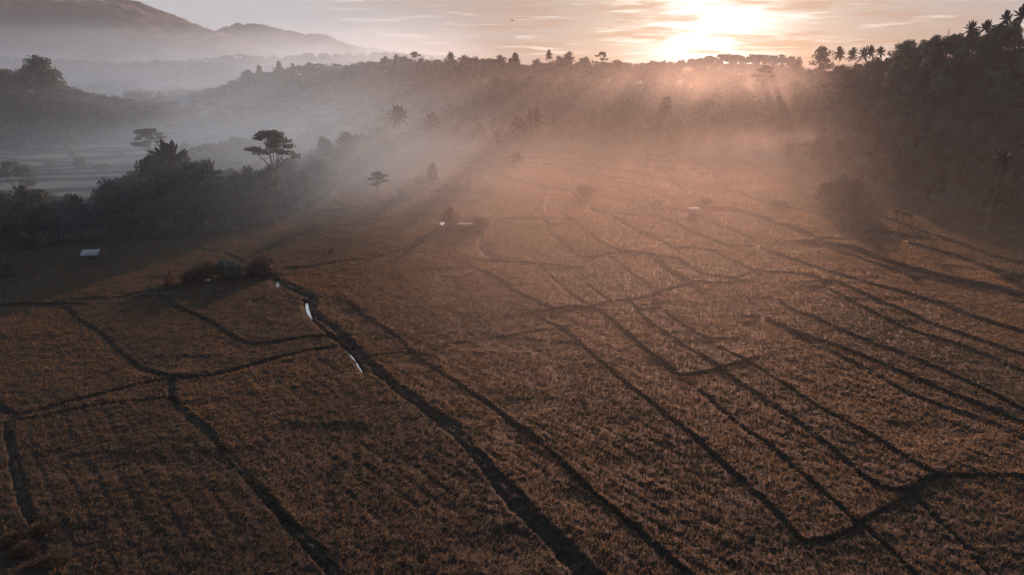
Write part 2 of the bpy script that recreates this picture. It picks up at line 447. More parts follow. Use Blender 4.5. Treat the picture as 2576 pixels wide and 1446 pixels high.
def seg_dist(px, py, P):
    """distance to a polyline and signed side (positive on the far / left side)"""
    best = np.full(px.shape, 1e9); side = np.zeros(px.shape)
    for a, b in zip(P[:-1], P[1:]):
        d = b - a; l2 = d @ d + 1e-9
        t = np.clip(((px - a[0]) * d[0] + (py - a[1]) * d[1]) / l2, 0, 1)
        ex, ey = px - a[0] - t * d[0], py - a[1] - t * d[1]
        dd = np.hypot(ex, ey); m = dd < best
        s = (d[0] * ey - d[1] * ex) * (1 if d[0] > 0 else -1)
        side = np.where(m, np.sign(s), side); best = np.where(m, dd, best)
    return best, side

def ear_mat():
    m, nt, out = new_mat('rice leaves and ears'); k = NT(nt)
    P = k.n('ShaderNodeTexCoord').outputs['Object']
    t = k.math('ADD', k.math('MULTIPLY', k.noise(P, 3.0, 3, .7), .7), k.math('MULTIPLY', k.noise(P, .25, 2, .6), .3))
    c = k.ramp(t, [(.35, (.040, .028, .017)), (.5, (.095, .066, .042)), (.68, (.17, .125, .080))])
    ct = k.ramp(t, [(.35, (.076, .055, .026)), (.68, (.275, .210, .100))])
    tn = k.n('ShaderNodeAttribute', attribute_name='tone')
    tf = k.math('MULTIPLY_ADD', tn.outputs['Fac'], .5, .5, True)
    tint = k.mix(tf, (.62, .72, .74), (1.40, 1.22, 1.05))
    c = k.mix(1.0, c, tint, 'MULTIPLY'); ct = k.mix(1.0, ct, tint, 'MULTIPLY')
    d = k.n('ShaderNodeBsdfDiffuse'); tr = k.n('ShaderNodeBsdfTranslucent')
    k.link(c, d.inputs[0]); k.link(ct, tr.inputs[0])
    mx = k.n('ShaderNodeMixShader'); mx.inputs[0].default_value = .5
    k.link(d.outputs[0], mx.inputs[1]); k.link(tr.outputs[0], mx.inputs[2]); k.link(mx.outputs[0], out.inputs[0])
    return m
M_EAR = ear_mat()

def crop_mesh(name, X, Y, inside, lines, wlines, mat, crop, base, ears=None):
    sh = X.shape
    x, y = X.ravel(), Y.ravel()
    jit = (noise2(x, y, .9, 41) - .5) * .4 + (noise2(x, y, 2.6, 42) - .5) * .45
    c = np.ones(len(x)); bund = np.zeros(len(x)); lift = np.zeros(len(x)); step = np.zeros(len(x)); tone = np.zeros(len(x))
    trng = np.random.default_rng(5)
    for w, st, P in lines:
        lo, hi = P.min(0) - 16, P.max(0) + 16
        i = np.nonzero((x > lo[0]) & (x < hi[0]) & (y > lo[1]) & (y < hi[1]))[0]
        if not len(i): continue
        d, sd = seg_dist(x[i], y[i], P)
        wv = w * (.62 + .85 * noise2(x[i], y[i], 9, 43))
        t = (d + jit[i] * min(1.0, w)) / wv
        tone[i] += trng.normal(0, .6) * np.where(sd > 0, 1, -1) * np.exp(-d / 13)
        c[i] = np.minimum(c[i], ss((t - .55) / .5))
        bund[i] = np.maximum(bund[i], 1 - ss((t - .62) / .45))
        lift[i] = np.maximum(lift[i], (.15 + .4 * noise2(x[i], y[i], 5, 44)) * np.exp(-(t * 1.6) ** 2))
        step[i] += 1.5 * st * np.exp(-d / 7) * np.where(sd > 0, 1, -.2) * ss((d - .1) / (.5 * w))
    for w, P in wlines:
        lo, hi = P.min(0) - 4, P.max(0) + 4
        i = np.nonzero((x > lo[0]) & (x < hi[0]) & (y > lo[1]) & (y < hi[1]))[0]
        if not len(i): continue
        d, sd = seg_dist(x[i], y[i], P)
        t = d / w
        k = 1 - ss((t - 1.0) / .5)
        c[i] *= 1 - k; bund[i] = np.maximum(bund[i], k); lift[i] = lift[i] * (1 - k) - .35 * k; step[i] *= 1 - k
        # the near bank is low there, so that the water shows
        near = 1 - ss((np.abs(t - 2.0)) / 1.6)
        c[i] *= 1 - .55 * near
    rnd = RNG.random(len(x))
    if ears is not None:
        # planting rows, showing in the nearest plots
        (ax_, ay_), (bx_, by_) = gp(470, 1055), gp(790, 1400)
        rd = np.array([bx_ - ax_, by_ - ay_]); rd /= np.linalg.norm(rd)
        q = (x * -rd[1] + y * rd[0]) + 1.2 * (noise2(x, y, 14, 45) - .5)
        row = ss((np.cos(q * 2 * math.pi / 2.1) - .55) / .4) * ss((noise2(x * rd[0] + y * rd[1], q, 11, 46) - .42) / .25) * (1 - ss((y - 85) / 50))
        lodged = ss((noise2(x, y, 7, 47) - .72) / .12)
        c = c * (1 - .16 * row) * (1 - .35 * lodged)
    tex = .16 * noise2(x, y, .5, 51) + .14 * noise2(x, y, 1.4, 52) + .16 * noise2(x, y, 5, 53) + .14 * rnd
    z = base + step + lift + c * (crop + tex) + (1 - c) * (.22 * rnd + .25 * noise2(x, y, .8, 54))
    ins = inside.ravel()
    z = z * 1.0 - (1 - ins) * 3.0
    V, F, B = np.stack([x, y, z], -1), grid_faces(*sh), np.maximum(bund, (1 - ins))
    nf = len(F)
    if ears is not None:
        # upright leaf and ear sprays standing out of the crop, thinner with distance
        nx = sh[1]; J = ears
        ci = np.clip(c * ins, 0, 1).reshape(sh)
        zz = z.reshape(sh)
        Vs, Fs, n0 = [], [], len(V)
        dx = np.gradient(X, axis=1); dyr = np.gradient(Y, axis=0)
        n_cell = J(Y) * dx * dyr * ci
        cnt = RNG.poisson(np.clip(n_cell, 0, None)).ravel()
        idx = np.repeat(np.arange(len(x)), cnt)
        m = len(idx)
        ex = x[idx] + RNG.uniform(-.5, .5, m) * dx.ravel()[idx]; ey = y[idx] + RNG.uniform(-.5, .5, m) * dyr.ravel()[idx]
        ez = z[idx]
        h = RNG.uniform(.14, .34, m) * (1 + np.clip((ey - 90) / 260, 0, .6)); wd = RNG.uniform(.05, .11, m) * np.interp(ey, [36, 60, 150, 260], [.5, .58, 1.05, 2.2])
        a = RNG.uniform(0, math.pi, m); lx, ly = RNG.normal(0, .16, m), RNG.normal(0, .16, m)
        wx, wy = np.cos(a) * wd, np.sin(a) * wd
        E = np.stack([np.stack([ex - wx * .5, ey - wy * .5, ez - .15], 1), np.stack([ex + wx * .5, ey + wy * .5, ez - .15], 1),
                      np.stack([ex + lx + wx, ey + ly + wy, ez + h * .75], 1), np.stack([ex + lx * 1.3 - wx * .4, ey + ly * 1.3 - wy * .4, ez + h], 1)], 1).reshape(-1, 3)
        F = np.concatenate([F, np.arange(4 * m).reshape(m, 4) + n0]); V = np.concatenate([V, E]); B = np.concatenate([B, np.zeros(4 * m)]); tone = np.concatenate([tone, np.repeat(tone[idx], 4)])
        print('EARS', m)
    me = mesh_np(name, V, F, mat, False)
    if ears is not None:
        me.materials.append(M_EAR)
        mi = np.zeros(len(F), dtype=np.int32); mi[nf:] = 1
        me.polygons.foreach_set('material_index', mi)
    a = me.attributes.new('bund', 'FLOAT', 'POINT')
    a.data.foreach_set('value', B.astype(np.float32))
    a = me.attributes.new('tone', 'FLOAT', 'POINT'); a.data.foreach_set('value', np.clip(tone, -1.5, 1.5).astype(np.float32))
    return me

rows = [34.0]
while rows[-1] < 420: rows.append(rows[-1] + .20 + max(0, rows[-1] - 40) * .0026)
X, Y = fan(np.array(rows), np.linspace(-.90, .95, 900), 22)
u = u_of(X, Y)
inside = 1 - ss((Y - edge_y(u) + 1.5 + 2.0 * (noise2(X, Y, 4, 61) - .5)) / 1.5)
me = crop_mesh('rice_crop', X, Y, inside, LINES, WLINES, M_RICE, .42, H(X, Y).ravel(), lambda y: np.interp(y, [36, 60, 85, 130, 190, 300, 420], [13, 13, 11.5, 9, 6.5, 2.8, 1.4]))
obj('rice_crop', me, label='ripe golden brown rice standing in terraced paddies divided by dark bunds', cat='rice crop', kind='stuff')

# water lying in the channel
WLAB = ['small bright pool where the channel leaves the shrub row', 'widest gleaming curved pool in the irrigation channel', 'faint thread of channel water below the widest pool', 'hair thin glint of channel water above the bund junction', 'narrow bent strip of channel water, lowest of the glints', 'tiny bright pool beside the forked bush in mid field', 'short water glint just below the low shelter']
for i, (w, P) in enumerate(WLINES):
    T = np.gradient(P, axis=0); T /= np.linalg.norm(T, axis=1, keepdims=True)
    Nn = np.stack([-T[:, 1], T[:, 0]], 1)
    n = len(P); prof = np.sqrt(np.clip(np.sin(np.linspace(.12, math.pi - .12, n)), 0, 1))
    ww = w * (.9 + .1 * np.sin(np.arange(n) * .6))[:, None] * prof[:, None]
    A = P + Nn * ww; B = P - Nn * ww
    V = np.concatenate([np.c_[A, np.full(n, .12)], np.c_[B, np.full(n, .12)]])
    F = np.array([(k, k + n, k + n + 1, k + 1) for k in range(n - 1)])
    obj('water', mesh_np('water', V, F, M_WATER, True), label=WLAB[i], cat='water', kind='structure')

# weeds on the bunds
def blades(px, py, pz, h, rng, nb=5, width=.09, lean=.35):
    n = len(px) * nb
    X0 = np.repeat(px, nb) + rng.normal(0, .16, n); Y0 = np.repeat(py, nb) + rng.normal(0, .16, n); Z0 = np.repeat(pz, nb)
    hh = np.repeat(h, nb) * rng.uniform(.6, 1.2, n); a = rng.uniform(0, 2 * math.pi, n); q = rng.uniform(0, 2 * math.pi, n)
    wx, wy = np.cos(a) * width * (.7 + hh * .6), np.sin(a) * width * (.7 + hh * .6)
    tx, ty = np.cos(q) * lean * hh * rng.uniform(.3, 1.3, n), np.sin(q) * lean * hh * rng.uniform(.3, 1.3, n)
    V = np.stack([np.stack([X0 - wx, Y0 - wy, Z0], 1), np.stack([X0 + wx, Y0 + wy, Z0], 1),
                  np.stack([X0 + wx * .7 + tx * .5, Y0 + wy * .7 + ty * .5, Z0 + hh * .6], 1),
                  np.stack([X0 + tx, Y0 + ty, Z0 + hh], 1)], 1).reshape(-1, 3)
    return V, np.arange(4 * n).reshape(n, 4)
bx, by, bh = [], [], []
for w, st, P in LINES:
    d = np.linalg.norm(np.diff(P, axis=0), axis=1); s = np.concatenate([[0], np.cumsum(d)])
    n = int(s[-1] / .3 * (1 + w))
    t = RNG.uniform(0, s[-1], n)
    qx, qy = np.interp(t, s, P[:, 0]) + RNG.normal(0, .42 * w, n), np.interp(t, s, P[:, 1]) + RNG.normal(0, .42 * w, n)
    clump = noise2(qx, qy, 3.5, 71)
    keep = (clump > .35) & (qy > 36)
    bx.append(qx[keep]); by.append(qy[keep]); bh.append((.35 + .75 * (clump[keep] - .3)) * min(1.3, .7 + .4 * w))
bx, by, bh = map(np.concatenate, (bx, by, bh))
ok = np.ones(len(bx), bool)
for w, P in WLINES:
    d, _ = seg_dist(bx, by, P); ok &= d > w + .9
bx, by, bh = bx[ok], by[ok], bh[ok]
ok = by < edge_y(u_of(bx, by)) + 3
bx, by, bh = bx[ok], by[ok], bh[ok]
M_WEED = leaf_mat('bund weeds', (.008, .010, .006), (.026, .022, .014), .2)
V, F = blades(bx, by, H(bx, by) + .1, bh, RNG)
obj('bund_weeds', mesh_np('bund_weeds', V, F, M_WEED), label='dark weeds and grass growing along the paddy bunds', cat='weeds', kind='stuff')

# pale terraces in the valley beyond the left wood
def terrace(v0, v1, u0, u1, zb, lines_v, name, label, wl):
    y0, y1 = float(y_of_v(v1, zb)), float(y_of_v(v0, zb))
    rr = [y0]
    while rr[-1] < y1: rr.append(rr[-1] + .9 + (rr[-1] - 250) * .002)
    X, Y = fan(np.array(rr), np.linspace((u0 - 1288) / FPX, (u1 - 1288) / FPX, 340), 20)
    lines = []
    for j, (v, w) in enumerate(lines_v):
        ua, ub = u0 - 20, u1 + 20
        p = [gp(ua + (ub - ua) * i / 7, v + 2.2 * math.sin(i * 1.1 + j * 2) - (i - 3) * .6, zb) for i in range(8)]
        lines.append((w, .9, smooth_line(p, 6, .8, j)))
    Zb = H(X, Y)
    me = crop_mesh(name, X, Y, np.ones(X.shape), lines, [], M_TERR, .35, Zb.ravel())
    obj(name, me, label=label, cat='rice crop', kind='stuff')
    return lines
TL = terrace(366, 500, -80, 640, -8, [(486, 1.6), (466, 1.3), (450, 1.9), (440, 1.6), (424, 1.8), (410, 1.0), (397, 3.2), (384, 1.5), (373, 2.2)], 'terrace_crop',
             'pale green rice terraces striped by dark banks beyond the left wood', 1)
terrace(276, 345, 440, 900, -8, [(338, 2), (329, 2.6), (321, 2), (312, 3), (304, 2.4), (297, 3), (291, 2.5), (285, 3), (280, 3)], 'terrace_crop',
        'farther misty pale rice terraces below the wooded knoll', 1)

# ------------------------------------------------------------------ mountains
def ridge(name, prof, y, depth, label, seed, rough=10):
    """prof: skyline (u, v) at distance y; a mountain body with depth"""
    us = np.linspace(prof[0][0], prof[-1][0], 260)
    vs = np.interp(us, [p[0] for p in prof], [p[1] for p in prof])
    xs = (us - 1288) / FPX / CP * y * .97
    zt = np.array([z_at(v - 8, y) for v in vs])
    zt += (noise2(xs, xs * 0 + seed * 77, 40, seed) - .5) * rough * .8 + (noise2(xs, xs * 0 + seed * 31, 13, seed + 1) - .5) * rough * .9
    tt = np.concatenate([np.linspace(-1, 0, 60), np.linspace(0, 1, 20)[1:]])
    T, XX = np.meshgrid(tt, xs, indexing='ij'); ZT = np.meshgrid(tt, zt, indexing='ij')[1]
    YY = y + T * depth
    k = 1 - np.abs(T) ** 1.25
    gul = (noise2(XX, YY, 130, seed + 2) - .5) * .30 * (np.abs(T) * (1 - np.abs(T)) * 4)
    Zm = -14 + (ZT + 14) * np.clip(k + gul, 0, None) + (noise2(XX, YY, 22, seed + 3) - .5) * rough * .9 * np.minimum(1, np.abs(T) * 6) + (noise2(XX, YY, 9, seed + 4) - .5) * rough * .7
    V = np.stack([XX, YY, Zm], -1).reshape(-1, 3)
    obj(name, mesh_np(name, V, grid_faces(*T.shape), M_MOUNT, False), label=label, cat='mountain', kind='structure')
ridge('mountain', [(-900, 20), (-500, -50), (-200, -75), (0, -58), (150, -48), (250, -30), (340, -10), (400, 2), (445, 15), (490, 36), (530, 55), (570, 72), (590, 80), (640, 100), (720, 128), (800, 150)],
      2500, 850, 'high forested mountain fading into haze behind the valley', 5)
ridge('mountain', [(480, 140), (560, 100), (600, 86), (625, 74), (660, 67), (700, 70), (740, 76), (780, 88), (830, 96), (872, 98), (890, 110), (915, 122), (960, 128), (1000, 134), (1060, 146), (1140, 152)],
      3000, 500, 'paler hump-backed hill beyond the end of the mountain', 11)

# ------------------------------------------------------------------ tree prototypes
PROTO = {}
def proto(kind, name, parts):
    r = bpy.data.objects.new(name, None); r.empty_display_size = .5
    ch = []
    for pn, me in parts: ch.append((pn, me))
    PROTO[kind] = (name, ch)
def plant(kind, x, y, height=None, label=None, group=None, cat='tree', rot=None, scale=None, lean=0, dz=-.35, leaf=None):
    name, parts = PROTO[kind]
    r = bpy.data.objects.new(name, None); r.empty_display_size = .5
    COL.objects.link(r)
    s = height / BASEH[kind] if height else (scale or 1.0)
    r.location = (x, y, Hs(x, y) + dz); r.scale = (s * random.uniform(.9, 1.12), s * random.uniform(.9, 1.12), s)
    r.rotation_euler = (lean * random.uniform(-1, 1), lean * random.uniform(-1, 1), random.uniform(0, 6.28) if rot is None else rot)
    tag(r, label, cat, group)
    for pn, me in parts:
        o = bpy.data.objects.new(pn, me); COL.objects.link(o); o.parent = r
    return r
BASEH = {}

def make_broadleaf(kind, h, spread, trunk_h, nl, seed, mat, per=190, size=.62, flat=.62):
    rng = np.random.default_rng(seed)
    g = Geo(); lobes = []
    g.tube([(0, 0, -.6), (.1, 0, trunk_h * .5), (.05, .1, trunk_h), (0, .1, h * .72)], [h * .032, h * .025, h * .02, h * .006])
    for i in range(nl):
        a = i * 2.4 + rng.uniform(-.4, .4); f = (i + .6) / nl
        zc = trunk_h * 1.02 + (h - trunk_h) * (.12 + .68 * f)
        rad = spread * (1.0 - .75 * f ** 1.6) * rng.uniform(.45, .95)
        lr = spread * rng.uniform(.36, .56) * (1 - .25 * f)
        cx, cy = math.cos(a) * rad * .8, math.sin(a) * rad * .8
        lobes.append((cx, cy, zc, lr, lr, lr * flat * rng.uniform(.85, 1.15), (lr / (spread * .45)) ** 2))
        g.tube([(0, 0, trunk_h * rng.uniform(.7, 1.0)), (cx * .5, cy * .5, zc * .55 + trunk_h * .4), (cx * .95, cy * .95, zc)], [h * .013, h * .009, h * .003], 5)
    V, F = lobes_crown(lobes, per, size, rng)
    PROTO[kind] = ({'b4': 'slender_tree', 'b5': 'lacy_tree'}.get(kind, 'broadleaf_tree'), [('trunk', g.mesh('trunk', M_BARK, True)), ('crown', mesh_np('crown', V, F, mat))])
    BASEH[kind] = h
make_broadleaf('b1', 15, 5.6, 2.6, 11, 1, M_LEAF)
make_broadleaf('b2', 18, 5.2, 3.5, 12, 2, M_LEAF, flat=.8)
make_broadleaf('b3', 13, 6.4, 2.0, 12, 3, M_LEAF)
make_broadleaf('b4', 17, 3.6, 3.0, 11, 4, M_LEAF, flat=1.0)
make_broadleaf('b5', 15, 5.0, 5.0, 8, 5, M_LEAFW, 120, .6)
make_broadleaf('b6', 13, 5.8, 2.4, 11, 6, M_LEAFW, 190, .62)

def make_umbrella(kind, h, spread, seed, layers=16, mat=None):
    rng = np.random.default_rng(seed); g = Geo(); lobes = []
    g.tube([(0, 0, -.6), (.25, .1, h * .3), (0, .2, h * .55)], [h * .024, h * .018, h * .014])
    for i in range(layers):
        a = i * 2.4 + rng.uniform(-.5, .5); f = i / (layers - 1)
        rad = spread * (.95 - .75 * f ** 1.5) * rng.uniform(.6, 1.15); zc = h * (.66 + .29 * f ** .8 + rng.uniform(-.04, .04))
        cx, cy = math.cos(a) * rad, math.sin(a) * rad
        lr = spread * rng.uniform(.20, .40)
        lobes.append((cx, cy, zc, lr, lr * rng.uniform(.7, 1.2), rng.uniform(.35, .7), (lr / (spread * .3)) ** 2))
        if i % 2 == 0: g.tube([(0, .2, h * .52), (cx * .45, cy * .45, h * .64), (cx, cy, zc - .1)], [h * .010, h * .007, h * .003], 5)
    V, F = lobes_crown(lobes, 95, .5, rng, .6)
    PROTO[kind] = ('umbrella_tree', [('trunk', g.mesh('trunk', M_BARK, True)), ('crown', mesh_np('crown', V, F, mat or M_LEAF))])
    BASEH[kind] = h
make_umbrella('u1', 19, 5.6, 21)
make_umbrella('u2', 16, 5.2, 22, 13)
make_umbrella('u3', 17, 4.4, 23, 11, M_LEAFW)

def frond_quads(L_, droop, a, up, rng, npair=13, wid=.9):
    """a feather palm frond: rachis arc with leaflets on both sides"""
    V = []; F = []
    ca, sa = math.cos(a), math.sin(a)
    def P(t):
        r = L_ * (math.sin(up) * 0 + math.cos(up) * t * (1 - .12 * t))
        z = L_ * (math.sin(up) * t - droop * t * t)
        return Vector((ca * r, sa * r, z))
    for i in range(npair):
        t = (i + .7) / npair
        p = P(t); d = (P(min(t + .05, 1.05)) - P(t - .05)).normalized()
        side = d.cross(Vector((0, 0, 1))).normalized()
        l = wid * (math.sin(math.pi * (.12 + .85 * t)) ** .7) * rng.uniform(.85, 1.1)
        for s in (-1, 1):
            tip = p + side * s * l * .75 + d * l * .55 + Vector((0, 0, -l * .55))
            w = d * (.74 * L_ / npair)
            k = len(V)
            V += [p - w, p + w, tip + w * .45, tip - w * .45]; F.append((k, k + 1, k + 2, k + 3))
    return V, F
def make_palm(kind, h, seed, nf=20, L_=4.6, curve=1.2, mat=None, thin=.15, name='coconut_palm', barkm=None, leaflet=.95):
    rng = np.random.default_rng(seed); g = Geo(); c = Geo()
    pts = [(curve * (t ** 2), .3 * math.sin(t * 3), -.6 + (h + .6) * t) for t in np.linspace(0, 1, 9)]
    g.tube(pts, [thin * (1.7 - .8 * t) if i else thin * 2.1 for i, t in enumerate(np.linspace(0, 1, 9))], 7)
    top = Vector(pts[-1])
    for i in range(nf):
        a = i * 2.39996 + rng.uniform(-.2, .2); f = i / nf
        up = R(80 - 95 * f + rng.uniform(-8, 8)); dr = (.16 + .34 * f) * rng.uniform(.7, 1.25)
        V, F = frond_quads(L_ * rng.uniform(.85, 1.1), dr, a, up, rng, 13, leaflet)
        c.add([v + top for v in V], F)
        pp = []
    PROTO[kind] = (name, [('trunk', g.mesh('trunk', barkm or M_BARK, True)), ('crown', c.mesh('crown', mat or M_LEAFP))])
    BASEH[kind] = h + 2.2
make_palm('p1', 15, 31, 26, 6.4, 1.5, leaflet=1.35)
make_palm('p2', 13, 32, 22, 6.6, -1.0, leaflet=1.35)
make_palm('p3', 16, 33, 28, 5.8, .4, leaflet=1.3)
make_palm('a1', 17, 34, 12, 2.4, .8, None, .085, 'areca_palm', M_PALE, .75)
make_palm('a2', 13, 35, 11, 2.2, -.5, None, .08, 'areca_palm', M_PALE, .7)

def make_shrub(kind, h, spread, seed, mat, n=4, per=120, size=.3, name='shrub', spiky=False):
    rng = np.random.default_rng(seed); g = Geo(); lobes = []
    for i in range(n):
        a = i * 2.4; r = spread * .5 * rng.uniform(.3, 1); z = h * rng.uniform(.4, .72)
        cx, cy = math.cos(a) * r, math.sin(a) * r
        lr = spread * rng.uniform(.38, .55)
        lobes.append((cx, cy, z, lr, lr, h * (.34 if not spiky else .45) * rng.uniform(.7, 1.1), 1))
        g.tube([(0, 0, -.4), (cx * .5, cy * .5, z * .5), (cx, cy, z)], [.07, .05, .02], 5)
    V, F = lobes_crown(lobes, per, size, rng, .4)
    PROTO[kind] = (name, [('stem', g.mesh('stem', M_BARK, True)), ('foliage', mesh_np('foliage', V, F, mat))])
    BASEH[kind] = h
make_shrub('s1', 3, 2.4, 41, M_LEAF)
make_shrub('s2', 2.4, 2.8, 42, M_LEAF, 5)
make_shrub('sr', 3.2, 2.2, 43, M_LEAFR, 5, 130, .3)
make_shrub('st', 3.2, 2.6, 44, M_LEAFT, 5, 110, .42)
make_shrub('sw', 3, 2.4, 45, M_LEAFW, 5, 110, .3)
make_shrub('sp', 3.4, 1.2, 46, M_LEAFR, 4, 70, .26, spiky=True)

def make_banana(kind, h, seed, mat=None):
    rng = np.random.default_rng(seed); g = Geo(); c = Geo()
    for j in range(3):
        bx_, by_ = rng.normal(0, .5, 2); hh = h * rng.uniform(.5, .7)
        g.tube([(bx_, by_, -.4), (bx_ * 1.1, by_ * 1.1, hh * .6), (bx_ * 1.15, by_ * 1.15, hh)], [.16, .13, .08], 6)
        for i in range(7):
            a = rng.uniform(0, 6.28); up = R(rng.uniform(25, 75)); Lf = h * rng.uniform(.42, .6)
            prev = None; V = []; F = []
            for t in np.linspace(0, 1, 6):
                r = Lf * math.cos(up) * t; z = hh + Lf * (math.sin(up) * t - .55 * t * t)
                w = .33 * math.sin(math.pi * min(1, .12 + t * .88)) ** .6 * h / 4
                p = Vector((bx_ * 1.15 + math.cos(a) * r, by_ * 1.15 + math.sin(a) * r, z)); s = Vector((-math.sin(a), math.cos(a), 0)) * w
                V += [p - s + Vector((0, 0, -.12 * w)), p + s + Vector((0, 0, -.12 * w))]
            F = [(2 * k, 2 * k + 1, 2 * k + 3, 2 * k + 2) for k in range(5)]
            c.add(V, F)
    PROTO[kind] = ('banana_plant', [('stem', g.mesh('stem', M_BARK, True)), ('leaves', c.mesh('leaves', mat or M_LEAFB))])
    BASEH[kind] = h
make_banana('n1', 4.2, 51); make_banana('n2', 3.6, 52)

# ------------------------------------------------------------------ single trees and plants one can tell apart
def hpx(u, v, vt, z=0.0):
    """height in metres of something standing at (u, v) whose top is at vt"""
    x, y = gp(u, v, z); return z_at(vt, y) - z
def stand(kind, u, v, vt, label, cat, group=None, z=0.0, **kw):
    x, y = gp(u, v, z)
    return plant(kind, x, y, max(.8, hpx(u, v, vt, z)), label, group, cat, **kw)
PG = 'coconut palms on the misty terraces'
for i, (kd, u_, v_, vt, lb) in enumerate([
        ('p1', 1012, 388, 280, 'tall grey coconut palm farthest from the sun on the misty terraces'),
        ('p2', 1083, 392, 298, 'coconut palm with ragged crown above a bush on the misty terraces'),
        ('p3', 1146, 392, 318, 'small slender coconut palm alone between taller palms on the terraces'),
        ('p1', 1212, 392, 320, 'coconut palm with drooping fronds beside the star shaped low palm'),
        ('p2', 1252, 402, 335, 'low coconut palm with spread star shaped crown'),
        ('p3', 1306, 402, 304, 'leaning coconut palm touching the tallest crown of the pair'),
        ('p1', 1337, 398, 288, 'full crowned tallest coconut palm of the close pair'),
        ('p2', 1296, 446, 388, 'short young coconut palm standing before the close pair of palms')]):
    stand(kd, u_, v_, vt, lb, 'palm tree', PG, lean=.04)
stand('b4', 1090, 478, 400, 'slim young tree with bare lower trunk on the bushy bank', 'tree')
stand('u2', 952, 512, 428, 'small spreading flat topped tree on the terrace edge', 'tree')
stand('sr', 1060, 470, 437, 'tall narrow reddish shrub on the bank beside the slim young tree', 'shrub')
for i, (u_, v_, s_) in enumerate([(1070, 478, 14), (1095, 480, 12), (1120, 478, 15), (1145, 485, 13), (1165, 494, 15), (960, 514, 12), (985, 508, 14), (1015, 497, 13), (930, 521, 10)]):
    stand(['sr', 's2'][i % 2], u_, v_ + 3, v_ - s_, 'low bush in the row of bushes along the curved upper terrace bank', 'shrub', 'bushes along the upper bank')
stand('sp', 1127, 572, 510, 'dark forked thin bush rising above the small channel pool', 'shrub', rot=.6)
stand('sp', 1149, 560, 527, 'wispy leaning twig bush behind the low brick-red shelter', 'shrub')
for u_, v_, vt, k_ in [(1138, 585, 552, 'sr'), (1130, 592, 568, 'sr'), (1202, 582, 542, 'sr'), (1207, 592, 566, 's1'), (1165, 572, 552, 'sr'), (1216, 575, 548, 'sw')]:
    stand(k_, u_, v_, vt, 'reddish bush crowding the low shelter in mid field', 'shrub', 'bushes round the low shelter')
stand('sw', 1475, 500, 462, 'ragged brown bush at the end of the long curved bund', 'shrub')
stand('sw', 1330, 752, 733, 'tiny bush on the straight dark bund near the field centre', 'shrub')
stand('s1', 1647, 774, 750, 'small upright bush at the tip of a thin bund', 'shrub')
stand('s2', 1495, 742, 728, 'low round bush on a short bund in the centre terraces', 'shrub')
stand('sw', 1651, 520, 500, 'rounded bush on the bund left of the white roofed hut', 'shrub')
stand('sw', 1776, 520, 494, 'hazy bush just right of the white roofed hut', 'shrub')
stand('sw', 1430, 556, 540, 'little bush beside the corner of a square paddy', 'shrub')
stand('s2', 1961, 526, 500, 'dark bush on the long upper right bund', 'shrub')
stand('s1', 1800, 450, 434, 'faint bush in the glowing mist on the upper right terraces', 'shrub')
stand('s1', 2540, 712, 672, 'dark bush at the right edge of the field', 'shrub')
stand('s2', 2300, 706, 684, 'dark low bush on the widest right hand bund', 'shrub')
stand('n2', 2266, 566, 520, 'young palm like banana plant alone on the right terraces', 'banana plant')
for u_, v_, vt, k_ in [(2075, 520, 446, 'b3'), (2110, 524, 428, 'b1'), (2145, 520, 440, 'b6'), (2095, 528, 480, 's1'), (2130, 530, 484, 's2')]:
    stand(k_, u_, v_, vt, 'leafy tree in the dark thicket at the foot of the right hill', 'tree', 'thicket at the foot of the right hill')
stand('a1', 2166, 494, 372, 'slender pale trunked areca palm beside the dark thicket', 'palm tree')
stand('a1', 2473, 592, 372, 'tall areca palm with bright thin trunk near the right edge', 'palm tree')
stand('a2', 2416, 500, 384, 'areca palm with faint pale trunk before the right hand forest', 'palm tree')
stand('a2', 2370, 490, 400, 'short areca palm against the dark forest foot', 'palm tree')
# shrub row beside the lower channel
stand('sp', 428, 728, 682, 'spiky dry shrub at the left end of the shrub row', 'shrub')
stand('sr', 487, 722, 676, 'dark red brown shrub second in the shrub row', 'shrub')
stand('sp', 522, 706, 646, 'tall tasselled reddish shrub above the white sacks', 'shrub')
stand('sw', 510, 712, 660, 'yellowish dry shrub behind the white sacks', 'shrub')
stand('st', 578, 704, 650, 'blue green leafy shrub in the middle of the shrub row', 'shrub')
stand('s1', 590, 708, 684, 'low dark rounded bush in front of the blue green shrub', 'shrub')
stand('sr', 653, 700, 640, 'large dark maroon shrub at the right end of the shrub row', 'shrub')
stand('sr', 683, 700, 668, 'low maroon shrub beside the channel pool', 'shrub')
stand('s1', 374, 752, 730, 'small round dark bush alone at a paddy corner', 'shrub')
stand('sp', 835, 642, 616, 'thin dark leaning sapling alone in open rice', 'sapling', rot=1)
stand('s1', -2, 700, 640, 'dark bush cut by the left frame edge beyond the hut', 'shrub')
for u_, v_ in [(455, 726), (545, 710), (615, 702), (635, 704), (470, 724), (560, 709)]:
    stand(random.choice(['s2', 'sr']), u_, v_ + 3, v_ - 14, 'low scrub filling the foot of the shrub row by the channel', 'shrub', 'scrub of the shrub row')

